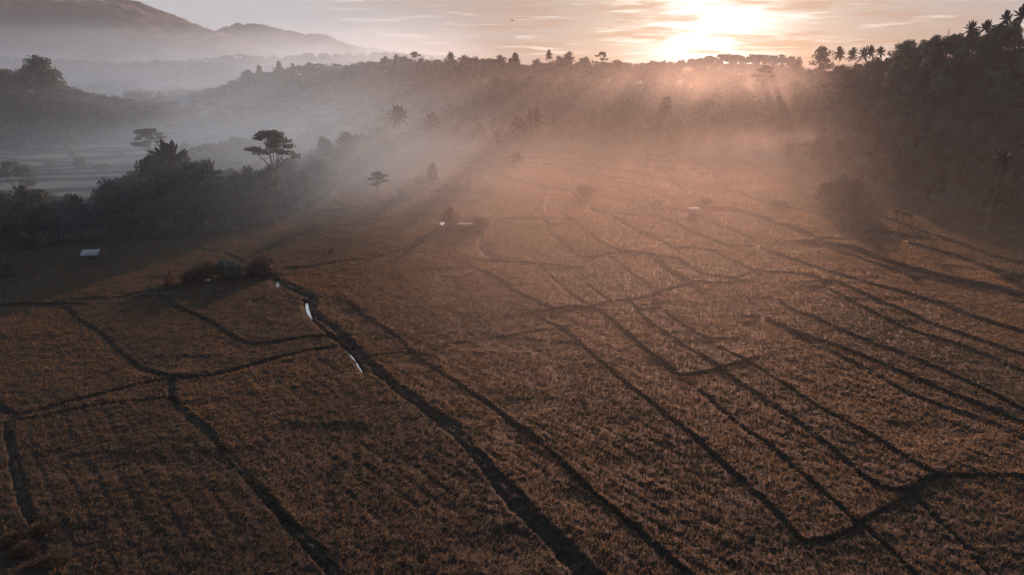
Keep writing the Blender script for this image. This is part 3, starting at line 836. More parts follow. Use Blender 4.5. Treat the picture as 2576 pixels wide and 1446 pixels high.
# ------------------------------------------------------------------ the left wood
stand('u1', 706, 560, 332, 'tall umbrella tree with pale trunk standing above the left wood', 'tree', z=-3, rot=.4)
stand('u1', 392, 470, 316, 'flat topped umbrella tree far behind the left wood near the terraces', 'tree', z=-8, rot=2)
stand('p3', 458, 588, 384, 'dark shaggy palm rising from the middle of the left wood', 'palm tree', z=-4)
stand('b4', 826, 480, 308, 'slim tall tree at the misty far end of the left wood', 'tree', z=-4)
stand('u2', 62, 560, 398, 'layered flat branched tree at the left frame edge before the terraces', 'tree', z=-8, rot=1.2)
stand('b3', 96, 625, 468, 'broad dark round tree at the left end of the wood', 'tree', z=-2)
stand('b2', 300, 612, 446, 'tall dark tree in the wood behind the field hut', 'tree', z=-2)
LW = 'trees of the left wood'
lw = []
def clear(x, y, L_, d):
    return all((x - a) ** 2 + (y - b) ** 2 > d * d for a, b in L_)
tries = 0
while len(lw) < 125 and tries < 12000:
    tries += 1
    u_ = random.uniform(-60, 960); dd = random.uniform(5, 46 if u_ < 700 else 60)
    yv = float(edge_y(u_)) + dd
    x = (u_ - 1288) / FPX * (CP * yv + CAMH * SP)
    if dd > 30 and u_ < 330: continue
    if not clear(x, yv, lw, 5.2): continue
    lw.append((x, yv))
    # lower on the left, where the terraces show over the tops
    top = np.interp(u_, [-60, 0, 180, 210, 300, 360, 440, 520, 620, 680, 760, 850, 960], [14, 16, 16, 14, 18, 22, 24, 23, 19, 19, 20, 22, 20])
    hh = top * random.uniform(.6, 1.08) * (.75 + .25 * min(1, dd / 14))
    plant(random.choice(['b1', 'b2', 'b3', 'b1', 'b4']), x, yv, hh, 'dark green tree in the dense wood along the left field edge', LW)
for u_, dd_, h_, lb in [(418, 14, 17, 'palm with upright crown at the left shoulder of the tallest wood clump'), (548, 16, 18, 'palm with drooping crown between the two umbrella trees of the wood'), (640, 22, 16, 'palm half sunk among the crowns left of the tall umbrella tree'), (880, 12, 17, 'palm at the misty far tip of the left wood'), (200, 10, 11, 'low palm before the terraces at the left of the wood')]:
    yv = float(edge_y(u_)) + dd_
    plant('p1' if u_ % 4 else 'p3', (u_ - 1288) / FPX * (CP * yv + CAMH * SP), yv, h_, lb, 'palms of the left wood', 'palm tree', lean=.05)
sh = []
for i in range(70):
    u_ = -40 + i * 14.6 + random.uniform(-4, 4); dd = random.uniform(-.5, 4)
    yv = float(edge_y(u_)) + dd
    x = (u_ - 1288) / FPX * (CP * yv + CAMH * SP)
    if 560 < u_ < 790 and i % 3 == 0:
        plant(random.choice(['n1', 'n2']), x, yv, random.uniform(3.2, 5), 'banana plant with upright torn leaves at the wood edge', 'banana plants at the wood edge', 'banana plant')
    else:
        plant('sr' if u_ > 690 and random.random() < .7 else random.choice(['s1', 's2']), x, yv, random.uniform(2.2, 4.2),
              'leafy shrub in the shrub belt where the left wood meets the rice', 'shrubs at the left wood edge', 'shrub')
# scattered bushes on the valley terraces
for i, (u_, v_, h_) in enumerate([(180, 392, 6), (205, 440, 8), (300, 392, 5), (128, 425, 5), (340, 375, 7), (470, 385, 8), (500, 330, 8), (575, 335, 9), (420, 392, 7), (265, 448, 5), (90, 455, 5), (520, 372, 6), (600, 318, 9), (655, 330, 8)]):
    x, y = gp(u_, v_, -8)
    plant(['b1', 'b3', 's2', 'b4'][i % 4] if h_ > 5 else 's1', x, y, h_, 'lone small tree on a bank of the pale valley terraces', 'trees on the valley terraces')
for i, (u_, v_, h_) in enumerate([(470, 425, 11), (560, 440, 12), (600, 425, 10), (640, 420, 12), (760, 425, 13), (540, 460, 12), (590, 470, 12), (720, 440, 11)]):
    x, y = gp(u_, v_, -8)
    plant(['b1', 'b2', 'b4'][i % 3], x, y, h_ * 1.25, 'misty tree in the second rank behind the left wood', 'second rank behind the left wood')

# ------------------------------------------------------------------ right hill and centre slope: individual trees
RH = 'trees on the right hill'
def frame_u(x, y): return float(u_of(np.array([x]), np.array([y]))[0])
rh = []
tries = 0
while len(rh) < 172 and tries < 20000:
    tries += 1
    u_ = random.uniform(1880, 2660); r0 = np.interp(u_, HU, R0); r1 = np.interp(u_, HU, R1)
    t = random.random() ** .8
    yv = r0 - 3 + (r1 + 18 - r0) * t
    x = (u_ - 1288) / FPX * (CP * yv + CAMH * SP)
    if not clear(x, yv, rh, 7.0 + 4 * t): continue
    rh.append((x, yv))
    plant(random.choice(['b1', 'b2', 'b3', 'b4', 'b5', 'b6', 'b6']), x, yv, random.uniform(9.5, 15.5), 'tree in the dense brownish forest covering the right hill', RH)
ce = []
tries = 0
while len(ce) < 65 and tries < 8000:
    tries += 1
    u_ = random.uniform(1010, 1880); r0 = np.interp(u_, HU, R0)
    yv = r0 - 4 + 55 * random.random()
    x = (u_ - 1288) / FPX * (CP * yv + CAMH * SP)
    if not clear(x, yv, ce, 7): continue
    ce.append((x, yv))
    plant(random.choice(['b1', 'b2', 'b3', 'b4', 'b6']), x, yv, random.uniform(10, 17), 'hazy tree in the front rank of the misty centre forest', 'front rank of the centre forest')
# big crowns standing out of the centre slope
for i, (u_, vt, y_, kd, lb) in enumerate([
        (1250, 178, 475, 'b1', 'reddish big crowned tree at the left end of the bold centre clump'), (1290, 185, 480, 'b3', 'bold centre clump crown between two taller ones'),
        (1330, 176, 485, 'b2', 'tallest peak of the bold centre clump of trees'), (1385, 182, 490, 'b1', 'round tree at the right of the bold centre clump'),
        (1440, 186, 500, 'b3', 'low rounded tree right of the bold centre clump'), (1790, 172, 560, 'b1', 'dark crown directly below the sun glare'),
        (1850, 178, 520, 'b3', 'rounded crown in the orange glow right of the sun glare'), (1925, 160, 500, 'u3', 'flat topped tree in the orange glow right of the sun')]):
    x = x_at(u_, vt, y_); z0 = Hs(x, y_)
    plant(kd, x, y_, max(9, z_at(vt, y_) - z0), lb, None)
# skyline trees and palms
SK = [(1045, 128, 650, 'u3', 'thin flat topped tree leading the skyline left of centre'), (1165, 132, 640, 'b5', 'small open crowned tree on the skyline left of centre'),
      (1130, 140, 640, 'p1', 'ragged palm on the skyline among small trees left of centre'), (1260, 132, 632, 'b5', 'wispy tree above the bold centre clump on the skyline'),
      (1383, 132, 632, 'p3', 'upright palm on the skyline beside the lacy tree'), (1408, 134, 632, 'b5', 'small lacy tree left half of the skyline pair'),
      (1430, 122, 632, 'b5', 'tall lacy tree on the skyline with sky showing through'), (1470, 136, 630, 'b1', 'rounded tree on the skyline between lacy and umbrella trees'),
      (1517, 128, 630, 'u3', 'lone umbrella tree silhouetted on the centre skyline'), (1300, 142, 634, 'p2', 'short palm on the skyline left of the upright palm'),
      (1578, 152, 625, 'b3', 'dome shaped tree left of the radio mast on the skyline'), (1625, 154, 625, 'b1', 'low dome tree touching the radio mast foot'),
      (2008, 148, 560, 'b5', 'small feathery tree on the skyline before the tall one'), (2072, 106, 520, 'b5', 'tall leafy tree silhouetted on the right skyline'),
      (2116, 126, 490, 'p3', 'bushy topped palm next to the tall leafy skyline tree'), (2140, 130, 485, 'p1', 'coconut palm with open star crown on the right skyline'),
      (2172, 128, 470, 'p2', 'leaning palm where the right hill starts to climb'), (2190, 124, 465, 'p1', 'palm with curved fronds at the start of the climbing ridge'),
      (2215, 124, 455, 'p3', 'small palm low on the climbing ridge'), (2285, 92, 430, 'b3', 'pointed dense tree on the rising ridge'),
      (2330, 92, 415, 'b1', 'wide tree on the rising ridge beyond the pointed one'), (2390, 82, 400, 'b3', 'level topped tree midway up the rising ridge'),
      (2438, 64, 392, 'p2', 'dark palm poking above the rising ridge'), (2478, 60, 385, 'p1', 'shaggy palm near the top of the ridge'),
      (2535, 36, 368, 'p3', 'tall dark palm close to the right frame corner'), (2572, 26, 360, 'p1', 'highest dark palm at the right frame edge'), (2505, 58, 378, 'b1', 'dark tree between the two high ridge palms'),
      (88, 128, 565, 'b3', 'great domed tree standing above the left hill'), (620, 170, 830, 'b3', 'round tree at the left end of the dark knoll'), (650, 158, 835, 'b4', 'spire like tree on the dark knoll'),
      (700, 148, 838, 'b4', 'tallest slim tree on the dark knoll'), (735, 154, 835, 'b4', 'slim tree on the dark knoll right of the tallest'), (775, 152, 830, 'b2', 'rounded tree near the right end of the dark knoll'), (812, 158, 825, 'b4', 'last slim tree on the dark knoll'),
      (875, 168, 690, 'u1', 'umbrella tree in white mist right of the dark knoll'), (955, 172, 660, 'b2', 'tall round tree in white mist'), (990, 165, 655, 'p1', 'palm standing in white mist gap')]
SK += [(2415, 76, 396, 'b1', 'full crown just below the palm that pokes above the ridge'), (2458, 68, 388, 'b2', 'bushy crown squeezed between two ridge palms'), (2522, 50, 372, 'b3', 'broad crown under the palms near the right frame corner'), (2556, 42, 364, 'b2', 'ragged dark crown beside the highest palm'), (2352, 86, 408, 'b2', 'upright crown on the rising ridge right of the wide tree'), (1350, 142, 634, 'b1', 'rounded crown between the two palms of the centre skyline'), (1195, 138, 638, 'b2', 'dense crown right of the small open crowned skyline tree'), (1548, 146, 628, 'b6', 'brownish crown right of the lone umbrella tree'), (1665, 152, 622, 'b2', 'crown directly left of the thin radio mast')]
SK_XY = []
for u_, vt, y_, kd, lb in SK:
    x = x_at(u_, vt, y_); z0 = Hs(x, y_)
    hh = min(24, max(8, z_at(vt, y_) - z0 + .35))
    r = plant(kd, x, y_, hh, lb, None, 'palm tree' if kd[0] == 'p' else 'tree')
    top = r.location.z + hh
    want = z_at(vt, y_)
    if top < want - 1: r.scale = [s * min(1.7, (want - r.location.z) / hh) for s in r.scale]
    if kd[0] == 'p': r.scale = (r.scale[0] * random.uniform(.58, .85), r.scale[1] * random.uniform(.58, .85), r.scale[2]); r.rotation_euler[0] = random.uniform(-.12, .12)
    SK_XY.append((x, y_))

# ------------------------------------------------------------------ forest masses farther off
def forest(name, label, pts, hs, quads, size, mat, rng):
    Vs = []; n = len(pts)
    nt = 6; tmpl = []
    for k in range(nt):
        lobes = []
        for i in range(6):
            a = i * 2.4 + k; r = .26 * rng.uniform(.3, 1); z = .45 + .4 * (i / 5) * rng.uniform(.7, 1.1)
            lobes.append((math.cos(a) * r, math.sin(a) * r, z, .22, .22, .17, 1))
        if k == 4: lobes = [(0, 0, .35 + .12 * i, .16 - .012 * i, .16 - .012 * i, .12, 1) for i in range(5)]
        if k == 5: lobes = [(math.cos(i * 2.4) * .2, math.sin(i * 2.4) * .2, .8 + .03 * i, .24, .24, .06, 1) for i in range(5)]
        V, F = lobes_crown(lobes, quads / len(lobes), size, rng, .3)
        tmpl.append(V)
    for (x, y, z), h in zip(pts, hs):
        V = tmpl[rng.integers(nt)]; a = rng.uniform(0, 6.28); c, s = math.cos(a), math.sin(a)
        wd = h * rng.uniform(.7, 1.25)
        Vs.append(np.stack([x + (V[:, 0] * c - V[:, 1] * s) * wd, y + (V[:, 0] * s + V[:, 1] * c) * wd, z + V[:, 2] * h], 1))
    V = np.concatenate(Vs); F = np.arange(len(V)).reshape(-1, 4)
    obj(name, mesh_np(name, V, F, mat), label=label, cat='forest', kind='stuff')

def jitter_fill(u0, u1, y0, y1, sp, ok, rng):
    pts = []
    y = y0
    while y < y1:
        xa, xb = (u0 - 1288) / FPX * (CP * y + 14), (u1 - 1288) / FPX * (CP * y + 14)
        n = max(1, int((xb - xa) / sp))
        xs = xa + (np.arange(n) + rng.uniform(-.1, 1.1, n)) / n * (xb - xa); yy = y + rng.uniform(-.5, .5, n) * sp
        uu = u_of(xs, yy); zz = H(xs, yy)
        for a, b, c, d in zip(xs, yy, zz, uu):
            if ok(a, b, d): pts.append((a, b, c - .5))
        y += sp * .9
    return pts
rng = np.random.default_rng(99)
def r0u(u_): return np.interp(u_, HU, R0)
def r1u(u_): return np.interp(u_, HU, R1)
pts = jitter_fill(960, 1960, 395, 690, 8.5, lambda x, y, u_: y > r0u(u_) + 18 and clear(x, y, ce, 6) and y < r1u(u_) + 30 and (u_ < 1900 or y > r1u(u_) - 60), rng)
forest('forest', 'misty forest covering the centre slope below the sunlit skyline', pts, rng.uniform(8, 14, len(pts)) * np.where(rng.random(len(pts)) < .16, rng.uniform(1.25, 1.6, len(pts)), 1), 260, .075, M_FOREST, rng)
n1 = len(pts)
pts = jitter_fill(1900, 2700, 180, 640, 8, lambda x, y, u_: r0u(u_) < y < r1u(u_) + 25 and clear(x, y, rh, 5.5), rng)
forest('forest', 'brownish forest filling between the trees of the right hill', pts, rng.uniform(7, 11, len(pts)), 260, .075, M_LEAFW, rng)
n2 = len(pts)
pts = jitter_fill(-120, 560, 434, 650, 8, lambda x, y, u_: y > 436 + 110 * max(0, (u_ - 170) / 310) and (u_ < 490 or rng.random() < .3), rng)
forest('forest', 'grey green forest on the slope at the left below the mountain', pts, rng.uniform(9, 16, len(pts)), 240, .08, M_FOREST, rng)
n3 = len(pts)
pts = jitter_fill(-150, 1250, 640, 1250, 13, lambda x, y, u_: not (430 < u_ < 900 and y < 800) and (u_ < 960 or y > r1u(u_) + 20) and (noise2(np.array([x]), np.array([y]), 70, 81)[0] > .33), rng)
forest('forest', 'hazy valley woodland scattered between fields in the distance', pts, rng.uniform(9, 18, len(pts)), 110, .13, M_FOREST, rng)
n4 = len(pts)
pts = jitter_fill(480, 960, 560, 920, 10, lambda x, y, u_: (u_ > 860 and y > 520) or (y > 770 and gauss(x, y, -262, 840, 85, 90) > .25) or noise2(np.array([x]), np.array([y]), 45, 82)[0] > .74, rng)
forest('forest', 'dark grove covering the knoll and field edges in the valley', pts, rng.uniform(9, 15, len(pts)), 200, .09, M_FOREST, rng)
n5 = len(pts)
forest2 = jitter_fill(500, 1010, 240, 560, 8.5, lambda x, y, u_: y > edge_y(u_) + 48 and y < 300 + 260 * max(0., (u_ - 480) / 500) and clear(x, y, lw, 6) and noise2(np.array([x]), np.array([y]), 32, 83)[0] > .36 - .2 * (u_ > 760), rng)
forest('forest', 'layered misty wood receding behind the left field edge', forest2, rng.uniform(9, 18, len(forest2)), 300, .07, M_FOREST, rng)
pts = jitter_fill(-150, 2000, 1250, 2050, 17, lambda x, y, u_: (u_ < 1200 or y < 1500), rng)
forest('forest', 'faint far forest on the low hills at the end of the valley', pts, rng.uniform(10, 19, len(pts)), 46, .2, M_FOREST, rng)
print('FOREST COUNTS', n1, n2, n3, n4, n5, len(pts), 'rh', len(rh), 'ce', len(ce), 'lw', len(lw), 'weeds', len(bx))

# ------------------------------------------------------------------ huts, sacks, masts, bird, straw
M_THATCH = simple_mat('old thatch', (.045, .03, .022), (.12, .08, .055), 3.0, .95)
def hut(u_, v_, w, dp, hgt, rot, label, pitch=.42, sides=False, sheets=()):
    x, y = gp(u_, v_)
    r = bpy.data.objects.new('field_hut', None); COL.objects.link(r)
    r.location = (x, y, Hs(x, y)); r.rotation_euler = (0, 0, rot); tag(r, label, 'hut', 'field huts')
    g = Geo()
    for s in (-1, 1):                        # two corrugated slopes
        nx = 22
        for k in range(nx):
            x0 = -w * .58 + w * 1.16 * k / nx; x1 = -w * .58 + w * 1.16 * (k + 1) / nx
            zc = [(.02 if i % 2 else -.02) for i in (k, k + 1)]
            ye, zr, ze = s * dp * .68, hgt + pitch * dp * .5, hgt - .12
            V = []
            for t in (0, -.035):
                V += [(x0, s * .01, zr + zc[0] + t), (x1, s * .01, zr + zc[1] + t), (x1, ye, ze + zc[1] + t), (x0, ye, ze + zc[0] + t)]
            g.add(V, [(0, 1, 2, 3), (7, 6, 5, 4), (0, 4, 5, 1), (2, 6, 7, 3), (0, 3, 7, 4), (1, 5, 6, 2)])
    obj('roof', g.mesh('roof', M_THATCH if sheets else M_ROOF), r)
    for (xa, xb) in sheets:                  # loose pale metal sheets laid along the ridge of the thatch
        q = Geo(); zr, ye, ze = hgt + pitch * dp * .5 + .07, -dp * .68 * .45, hgt + pitch * dp * .5 - .45 * (pitch * dp * .5 + .12) + .07
        V = []
        for t in (0, -.03): V += [(xa, -.02, zr + t), (xb, -.02, zr + t), (xb, ye, ze + t), (xa, ye, ze + t)]
        q.add(V, [(0, 1, 2, 3), (7, 6, 5, 4), (0, 4, 5, 1), (2, 6, 7, 3), (0, 3, 7, 4), (1, 5, 6, 2)])
        obj('roof_sheet', q.mesh('roof_sheet', M_ROOF), r)
    for sx in (-1, 1):
        for sy in (-1, 1):
            p = Geo(); p.tube([(sx * w * .46, sy * dp * .42, -.3), (sx * w * .46, sy * dp * .42, hgt)], [.07, .06], 6)
            obj('post', p.mesh('post', M_WOOD), r)
    f = Geo()
    for k in range(9):
        f.box((0, -dp * .42 + dp * .84 * k / 8, .95), w * .96, dp * .085, .05)
    f.box((-w * .4, 0, .885), .09, dp * .86, .08); f.box((w * .4, 0, .885), .09, dp * .86, .08)
    obj('floor_deck', f.mesh('floor_deck', M_WOOD), r)
    b = Geo()
    for k in range(5):
        b.box((0, dp * .44, 1.08 + k * .16), w * .92, .03, .12)
    obj('back_rail', b.mesh('back_rail', M_WOOD), r)
    if sides:
        q = Geo(); q.box((0, dp * .40, 1.45), w * .92, .04, 1.3); obj('added_back_wall', q.mesh('added_back_wall', M_WOOD), r)  # wall added so the space under the roof reads darker
        for sx in (-1, 1):
            q = Geo(); q.box((sx * w * .48, 0, 1.35), .04, dp * .8, .9); obj('side_wall', q.mesh('side_wall', M_WOOD), r)
    return r
hut(237, 666, 3.3, 2.9, 2.9, R(9), 'open field hut with pale zinc roof at the edge of the left wood', .55)
hut(1172, 589, 4.3, 2.6, 2.7, R(-3), 'low broad shelter with two pale roof sheets among reddish bushes', .30, sides=True, sheets=((-2.0, .35), (.55, 1.9)))
hut(1743, 554, 2.6, 2.6, 3.5, R(-5), 'small hut with bright white roof on the hazy right terraces', .35, sides=True)

def sack(u_, v_, w, h, rot, label):
    x, y = gp(u_, v_)
    rng = np.random.default_rng(int(u_)); V = []; nth, nz = 14, 8
    for j in range(nz):
        t = j / (nz - 1); rr = w * .5 * (math.sin(math.pi * (.18 + .80 * t)) ** .5) * (1 if t < .85 else .6)
        for i in range(nth):
            a = 2 * math.pi * i / nth; k = 1 + .12 * math.sin(3 * a + j) + rng.normal(0, .03)
            V.append((math.cos(a) * rr * k, math.sin(a) * rr * .7 * k, h * t))
    F = [(j * nth + i, j * nth + (i + 1) % nth, (j + 1) * nth + (i + 1) % nth, (j + 1) * nth + i) for j in range(nz - 1) for i in range(nth)]
    F += [(0, nth // 2 - 3, nth // 2, nth - 2)]
    me = mesh_np('sack', V, F, M_WHITE, True)
    o = obj('sack', me, None, label, 'sack', 'white sacks by the shrub row', None, (x, y, .5)); o.rotation_euler = (0, 0, rot)
sack(516, 716, .85, 1.15, .3, 'plump white sack left of its twin below the tall reddish shrub')
sack(526, 715, .75, 1.0, 1.1, 'smaller white sack on the right of the pair by the shrub row')

def mast(u_, v_base, vt, y, label):
    x = x_at(u_, v_base, y); zb = Hs(x, y); zt = z_at(vt, y); h = zt - zb
    r = bpy.data.objects.new('radio_mast', None); COL.objects.link(r); r.location = (x, y, zb); tag(r, label, 'mast', 'radio masts on the skyline')
    g = Geo(); wb = .8
    cor = [(wb * math.cos(a), wb * math.sin(a)) for a in (0, 2.094, 4.189)]
    for c in cor: g.tube([(c[0], c[1], -.5), (c[0] * .35, c[1] * .35, h * .88)], [.09, .06], 5)
    n = 14
    for k in range(n):
        f0, f1 = 1 - .65 * k / n, 1 - .65 * (k + 1) / n
        for i in range(3):
            a, b = cor[i], cor[(i + 1) % 3]
            g.tube([(a[0] * f0, a[1] * f0, h * .88 * k / n), (b[0] * f1, b[1] * f1, h * .88 * (k + 1) / n)], [.04, .04], 4)
    obj('lattice_tower', g.mesh('lattice_tower', M_STEEL), r)
    w = Geo(); w.tube([(0, 0, h * .86), (0, 0, h)], [.07, .03], 5); obj('antenna', w.mesh('antenna', M_STEEL), r)
mast(1690, 160, 136, 760, 'thin radio mast on the skyline left of the sun')
mast(1927, 150, 136, 1000, 'short faint mast on the skyline right of the sun')
mast(2386, 85, 66, 440, 'hair thin mast on the rising right ridge')

def bird(u_, v_, y):
    x = x_at(u_, v_, y); z = z_at(v_, y)
    r = bpy.data.objects.new('bird', None); COL.objects.link(r); r.location = (x, y, z); r.rotation_euler = (0, 0, .7)
    tag(r, 'single dark bird gliding high in the pale sky', 'bird')
    g = Geo(); g.tube([(-.34, 0, .02), (-.22, 0, 0), (0, 0, 0), (.18, 0, .01), (.27, 0, .03), (.36, 0, .02)], [.02, .06, .09, .07, .05, .008], 8)
    g.add([(-.32, .03, .02), (-.32, -.03, .02), (-.56, -.12, .01), (-.56, .12, .01)], [(0, 1, 2, 3)])
    obj('body', g.mesh('body', M_BIRD, True), r)
    for s in (-1, 1):
        w = Geo(); w.add([(.14, s * .06, .03), (-.14, s * .06, .03), (-.12, s * .45, .18), (.12, s * .42, .19), (-.22, s * .92, .12), (-.04, s * .95, .13)], [(0, 1, 2, 3), (3, 2, 4, 5)])
        obj('wing', w.mesh('wing', M_BIRD), r)
bird(1288, 52, 190)

def straw(u_, v_, l, w, h, rot, label):
    x, y = gp(u_, v_)
    rng = np.random.default_rng(int(u_ + v_)); n = 700
    t = rng.uniform(-1, 1, n); s = rng.uniform(-1, 1, n)
    top = h * (1 - t ** 2) * (1 - s ** 2) ** .6 * (1 + .4 * np.sin(t * 5))
    px, py = t * l * .5, s * w * .5 * (1 - .4 * t ** 2)
    V, F = blades(px, py, top * rng.uniform(.3, 1, n) , np.full(n, .32), rng, 3, .035, 1.6)
    o = obj('straw_heap', mesh_np('straw_heap', V, F, M_STRAW), None, label, 'straw', 'heaps of cut straw in the near corner', None, (x, y, .45)); o.rotation_euler = (0, 0, rot)
straw(26, 1376, 2.0, .9, .9, .9, 'slim orange straw heap at the left frame edge')
straw(95, 1352, 2.6, 1.0, .8, .7, 'long leaning straw heap beside the dark ditch')
straw(62, 1400, 1.8, 1.3, .9, .2, 'small straw heap between the two longer ones')
straw(120, 1432, 3.0, 1.0, .8, .15, 'ridge shaped straw heap at the bottom frame edge')

# ------------------------------------------------------------------ haze and mist
SUN_AZ, SUN_EL = R(15.6), R(8.0)
S = Vector((math.sin(SUN_AZ) * math.cos(SUN_EL), math.cos(SUN_AZ) * math.cos(SUN_EL), math.sin(SUN_EL)))

def box_mesh(name, lo, hi, mat):
    g = Geo(); lo, hi = np.array(lo), np.array(hi)
    g.box((lo + hi) / 2, *(hi - lo)); return g.mesh(name, mat)
mh, nt, out = new_mat('haze'); k = NT(nt)
pv = k.n('ShaderNodeVolumePrincipled'); pv.inputs['Color'].default_value = (.62, .82, 1, 1)
pv.inputs['Density'].default_value = .00013; pv.inputs['Anisotropy'].default_value = .16
k.link(pv.outputs[0], out.inputs['Volume'])
obj('haze', box_mesh('haze', (-4200, -260, -40), (4200, 3600, 395), mh), label='thin even morning haze filling the whole valley', cat='haze', kind='stuff')

def mist(name, lo, hi, g, label, build, color, step=.42):
    m, nt, out = new_mat(name); k = NT(nt)
    tc = k.n('ShaderNodeTexCoord'); sx = k.n('ShaderNodeSeparateXYZ'); k.link(tc.outputs['Object'], sx.inputs[0])
    px, py, pz = sx.outputs
    nm = k.n('ShaderNodeMapping'); nm.inputs['Scale'].default_value = (1, 1, 2.2); k.link(tc.outputs['Object'], nm.inputs[0])
    def puff(cx, cy, cz, rx, ry_, rz, amp):
        q = None
        for p_, c_, r_ in ((px, cx, rx), (py, cy, ry_), (pz, cz, rz)):
            e = k.math('POWER', k.math('ABSOLUTE', k.math('DIVIDE', k.math('SUBTRACT', p_, c_), r_)), 2)
            q = e if q is None else k.math('ADD', q, e)
        return k.math('MULTIPLY', k.math('EXPONENT', k.math('MULTIPLY', q, -1)), amp)
    dens = build(k, px, py, pz, nm.outputs[0], puff)
    pv = k.n('ShaderNodeVolumePrincipled'); pv.inputs['Color'].default_value = (*color, 1)
    pv.inputs['Anisotropy'].default_value = g
    k.link(dens, pv.inputs['Density']); k.link(pv.outputs[0], out.inputs['Volume'])
    m.cycles.volume_step_rate = step
    obj('mist', box_mesh(name, lo, hi, m), label=label, cat='mist', kind='stuff')

def field_mist(k, px, py, pz, vec, puff):
    a = k.math('DIVIDE', px, py)
    left = k.math('SUBTRACT', 1, k.smooth(k.math('MULTIPLY', a, -1), -.04, .30))
    right = k.math('SUBTRACT', 1, k.math('MULTIPLY', k.smooth(a, .28, .60), .85))
    end = k.math('SUBTRACT', 1, k.smooth(py, 430, 680))
    r1 = k.math('MULTIPLY', k.math('MULTIPLY', k.smooth(py, 60, 122), k.math('SUBTRACT', 1, k.math('MULTIPLY', k.smooth(py, 180, 390), .90))), .0036)
    r2 = k.smooth(py, 120, 430)
    fall = k.math('EXPONENT', k.math('DIVIDE', k.math('ADD', pz, 2), -14.5))
    nn = k.smooth(k.noise(vec, .011, 2, .5), .34, .66)
    d = k.math('ADD', r1, k.math('MULTIPLY', r2, k.math('ADD', k.math('MULTIPLY', nn, .0005), .0000)))
    d = k.math('MULTIPLY', k.math('MULTIPLY', k.math('MULTIPLY', d, fall), end), k.math('MULTIPLY', left, right))
    bx1, by1 = gp(1930, 398)
    d = k.math('ADD', d, puff(135, 490, 24, 62, 70, 17, .0030))  # extra puff added to glow orange below the sun
    d = k.math('ADD', d, puff(95, 470, 18, 150, 70, 24, .0011))  # wider puff added to raise the glow around it
    return k.math('ADD', d, puff(bx1, by1 - 2, 4, 32, 16, 7, .011))
mist('field mist', (-360, 36, -14), (420, 702, 75), .52, 'low sunlit mist lying over the far paddies below the sun', field_mist, (.96, .95, .94))

def valley_mist(k, px, py, pz, vec, puff):
    a = k.math('DIVIDE', px, py)
    left = k.smooth(k.math('MULTIPLY', a, -1), -.02, .25)
    near = k.math('ADD', 130, k.math('MULTIPLY', k.smooth(k.math('MULTIPLY', a, -1), .22, .62), 170))
    ry = k.smooth(k.math('SUBTRACT', py, near), 0, 230)
    h = k.math('ADD', 22, k.math('MULTIPLY', k.smooth(py, 700, 1900), 28))
    fall = k.math('EXPONENT', k.math('DIVIDE', k.math('ADD', pz, 8), k.math('MULTIPLY', h, -1)))
    nn = k.smooth(k.noise(vec, .008, 2, .5), .34, .66)
    d = k.math('MULTIPLY', k.math('MULTIPLY', ry, fall), k.math('ADD', k.math('MULTIPLY', nn, .0046), .0014))
    d = k.math('MULTIPLY', d, left)
    d = k.math('ADD', d, puff(-66, 235, 8, 45, 65, 16, .0050))
    d = k.math('ADD', d, puff(-118, 215, 9, 60, 45, 15, .0030))
    d = k.math('ADD', d, puff(-150, 330, 4, 110, 60, 14, .0022))
    return k.math('ADD', d, puff(-50, 450, 8, 60, 50, 15, .0030))
mist('valley mist', (-1500, 125, -22), (130, 2300, 120), .6, 'cool grey mist filling the valley at the left below the mountain', valley_mist, (.47, .75, 1.0))

# ------------------------------------------------------------------ sun and sky
sl = bpy.data.lights.new('sun', 'SUN'); sl.energy = 5.0; sl.angle = R(1.2); sl.color = (1.0, .49, .31)
so = bpy.data.objects.new('sun', sl); COL.objects.link(so); so.rotation_euler = S.to_track_quat('Z', 'Y').to_euler()
so.location = (200, 600, 300)

w = bpy.data.worlds.new('World'); scene.world = w; w.use_nodes = True
nt = w.node_tree
for n in list(nt.nodes): nt.nodes.remove(n)
k = NT(nt); out = k.n('ShaderNodeOutputWorld')
sky = k.n('ShaderNodeTexSky', sky_type='NISHITA'); sky.sun_disc = False
sky.sun_elevation = SUN_EL; sky.sun_rotation = SUN_AZ; sky.dust_density = 1.0
bg1 = k.n('ShaderNodeBackground'); bg1.inputs[1].default_value = .05; k.link(sky.outputs[0], bg1.inputs[0])
tc = k.n('ShaderNodeTexCoord'); D = tc.outputs['Generated']
sx = k.n('ShaderNodeSeparateXYZ'); k.link(D, sx.inputs[0])
GE = R(2.1); GA = R(15.2)                                     # where the glare sits between the cloud streaks
SD = (math.sin(GA) * math.cos(GE), math.cos(GA) * math.cos(GE), math.sin(GE))
dp = k.n('ShaderNodeVectorMath', operation='DOT_PRODUCT'); k.link(D, dp.inputs[0]); dp.inputs[1].default_value = SD
ang = k.math('ARCCOSINE', k.math('MINIMUM', dp.outputs['Value'], .99999))     # angle to the sun
base = k.ramp(k.math('DIVIDE', ang, math.pi), [(0, (.33, .235, .212)), (.035, (.31, .23, .212)), (.09, (.27, .25, .26)), (.18, (.36, .41, .47)), (.29, (.33, .41, .485)), (.42, (.11, .16, .22)), (1, (.02, .055, .09))])
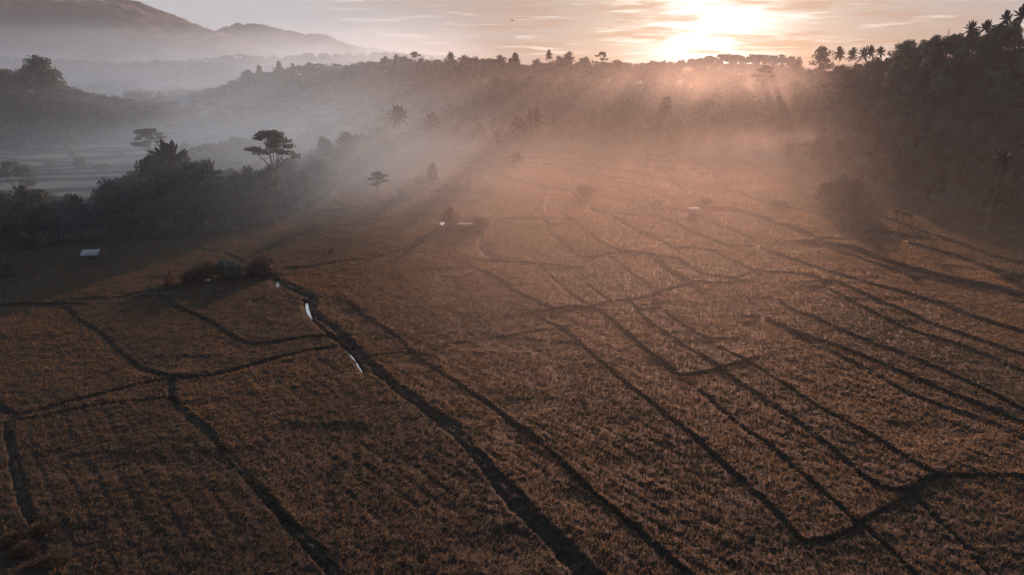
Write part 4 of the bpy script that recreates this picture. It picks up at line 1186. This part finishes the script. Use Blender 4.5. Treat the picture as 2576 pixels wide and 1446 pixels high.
# streaky altocumulus: direction stretched along the horizon
mp = k.n('ShaderNodeMapping'); mp.inputs['Scale'].default_value = (3.2, 3.2, 30); mp.inputs['Rotation'].default_value = (0, R(1.5), 0); k.link(D, mp.inputs[0])
c1 = k.noise(mp.outputs[0], 2.1, 6, .58)
mp2 = k.n('ShaderNodeMapping'); mp2.inputs['Scale'].default_value = (5, 5, 75); mp2.inputs['Location'].default_value = (3, 1, 2); k.link(D, mp2.inputs[0])
c2 = k.noise(mp2.outputs[0], 2.0, 5, .6)
near = k.math('SUBTRACT', 1.0, k.smooth(ang, .12, .75))
dark = k.math('MULTIPLY', k.smooth(c1, .47, .60), k.math('ADD', k.math('MULTIPLY', near, .80), .12))
cloudc = k.ramp(k.math('DIVIDE', ang, math.pi), [(0, (.36, .17, .11)), (.06, (.28, .155, .115)), (.14, (.31, .25, .235)), (.3, (.44, .46, .50)), (1, (.12, .15, .2))])
col = k.mix(dark, base, cloudc)
lite = k.math('MULTIPLY', k.smooth(c2, .54, .66), k.math('ADD', k.math('MULTIPLY', near, .85), .10))
col = k.mix(lite, col, (.70, .635, .61))
# sun glare seen through the gaps
gl = k.math('EXPONENT', k.math('MULTIPLY', k.math('POWER', k.math('DIVIDE', ang, .078), 2), -1))
gl2 = k.math('EXPONENT', k.math('DIVIDE', ang, -.10))
gm = k.math('SUBTRACT', 1.0, k.math('MULTIPLY', k.smooth(c1, .46, .60), .8))
gsum = k.math('ADD', k.math('MULTIPLY', k.math('MULTIPLY', gl, gm), 1.35), k.math('MULTIPLY', k.math('MULTIPLY', gl2, gm), .15))
glow = k.mix(1.0, (1.0, .96, .95), gsum, 'MULTIPLY')
col = k.mix(1.0, col, glow, 'ADD')
bg2 = k.n('ShaderNodeBackground'); bg2.inputs[1].default_value = .73; k.link(col, bg2.inputs[0])
add = k.n('ShaderNodeMixShader'); add.inputs[0].default_value = .92
k.link(bg1.outputs[0], add.inputs[1]); k.link(bg2.outputs[0], add.inputs[2]); k.link(add.outputs[0], out.inputs[0])

# ------------------------------------------------------------------ render settings
scene.view_settings.view_transform = 'Standard'
scene.view_settings.look = 'None'
scene.view_settings.exposure = 0.85
scene.view_settings.gamma = 1.0
scene.cycles.volume_bounces = 2
scene.cycles.max_bounces = 6
scene.cycles.diffuse_bounces = 2
scene.cycles.glossy_bounces = 2
scene.cycles.transparent_max_bounces = 8
scene.cycles.volume_max_steps = 256
scene.cycles.use_denoising = True
scene.cycles.sample_clamp_indirect = 2.0
scene.cycles.caustics_reflective = False
scene.cycles.caustics_refractive = False
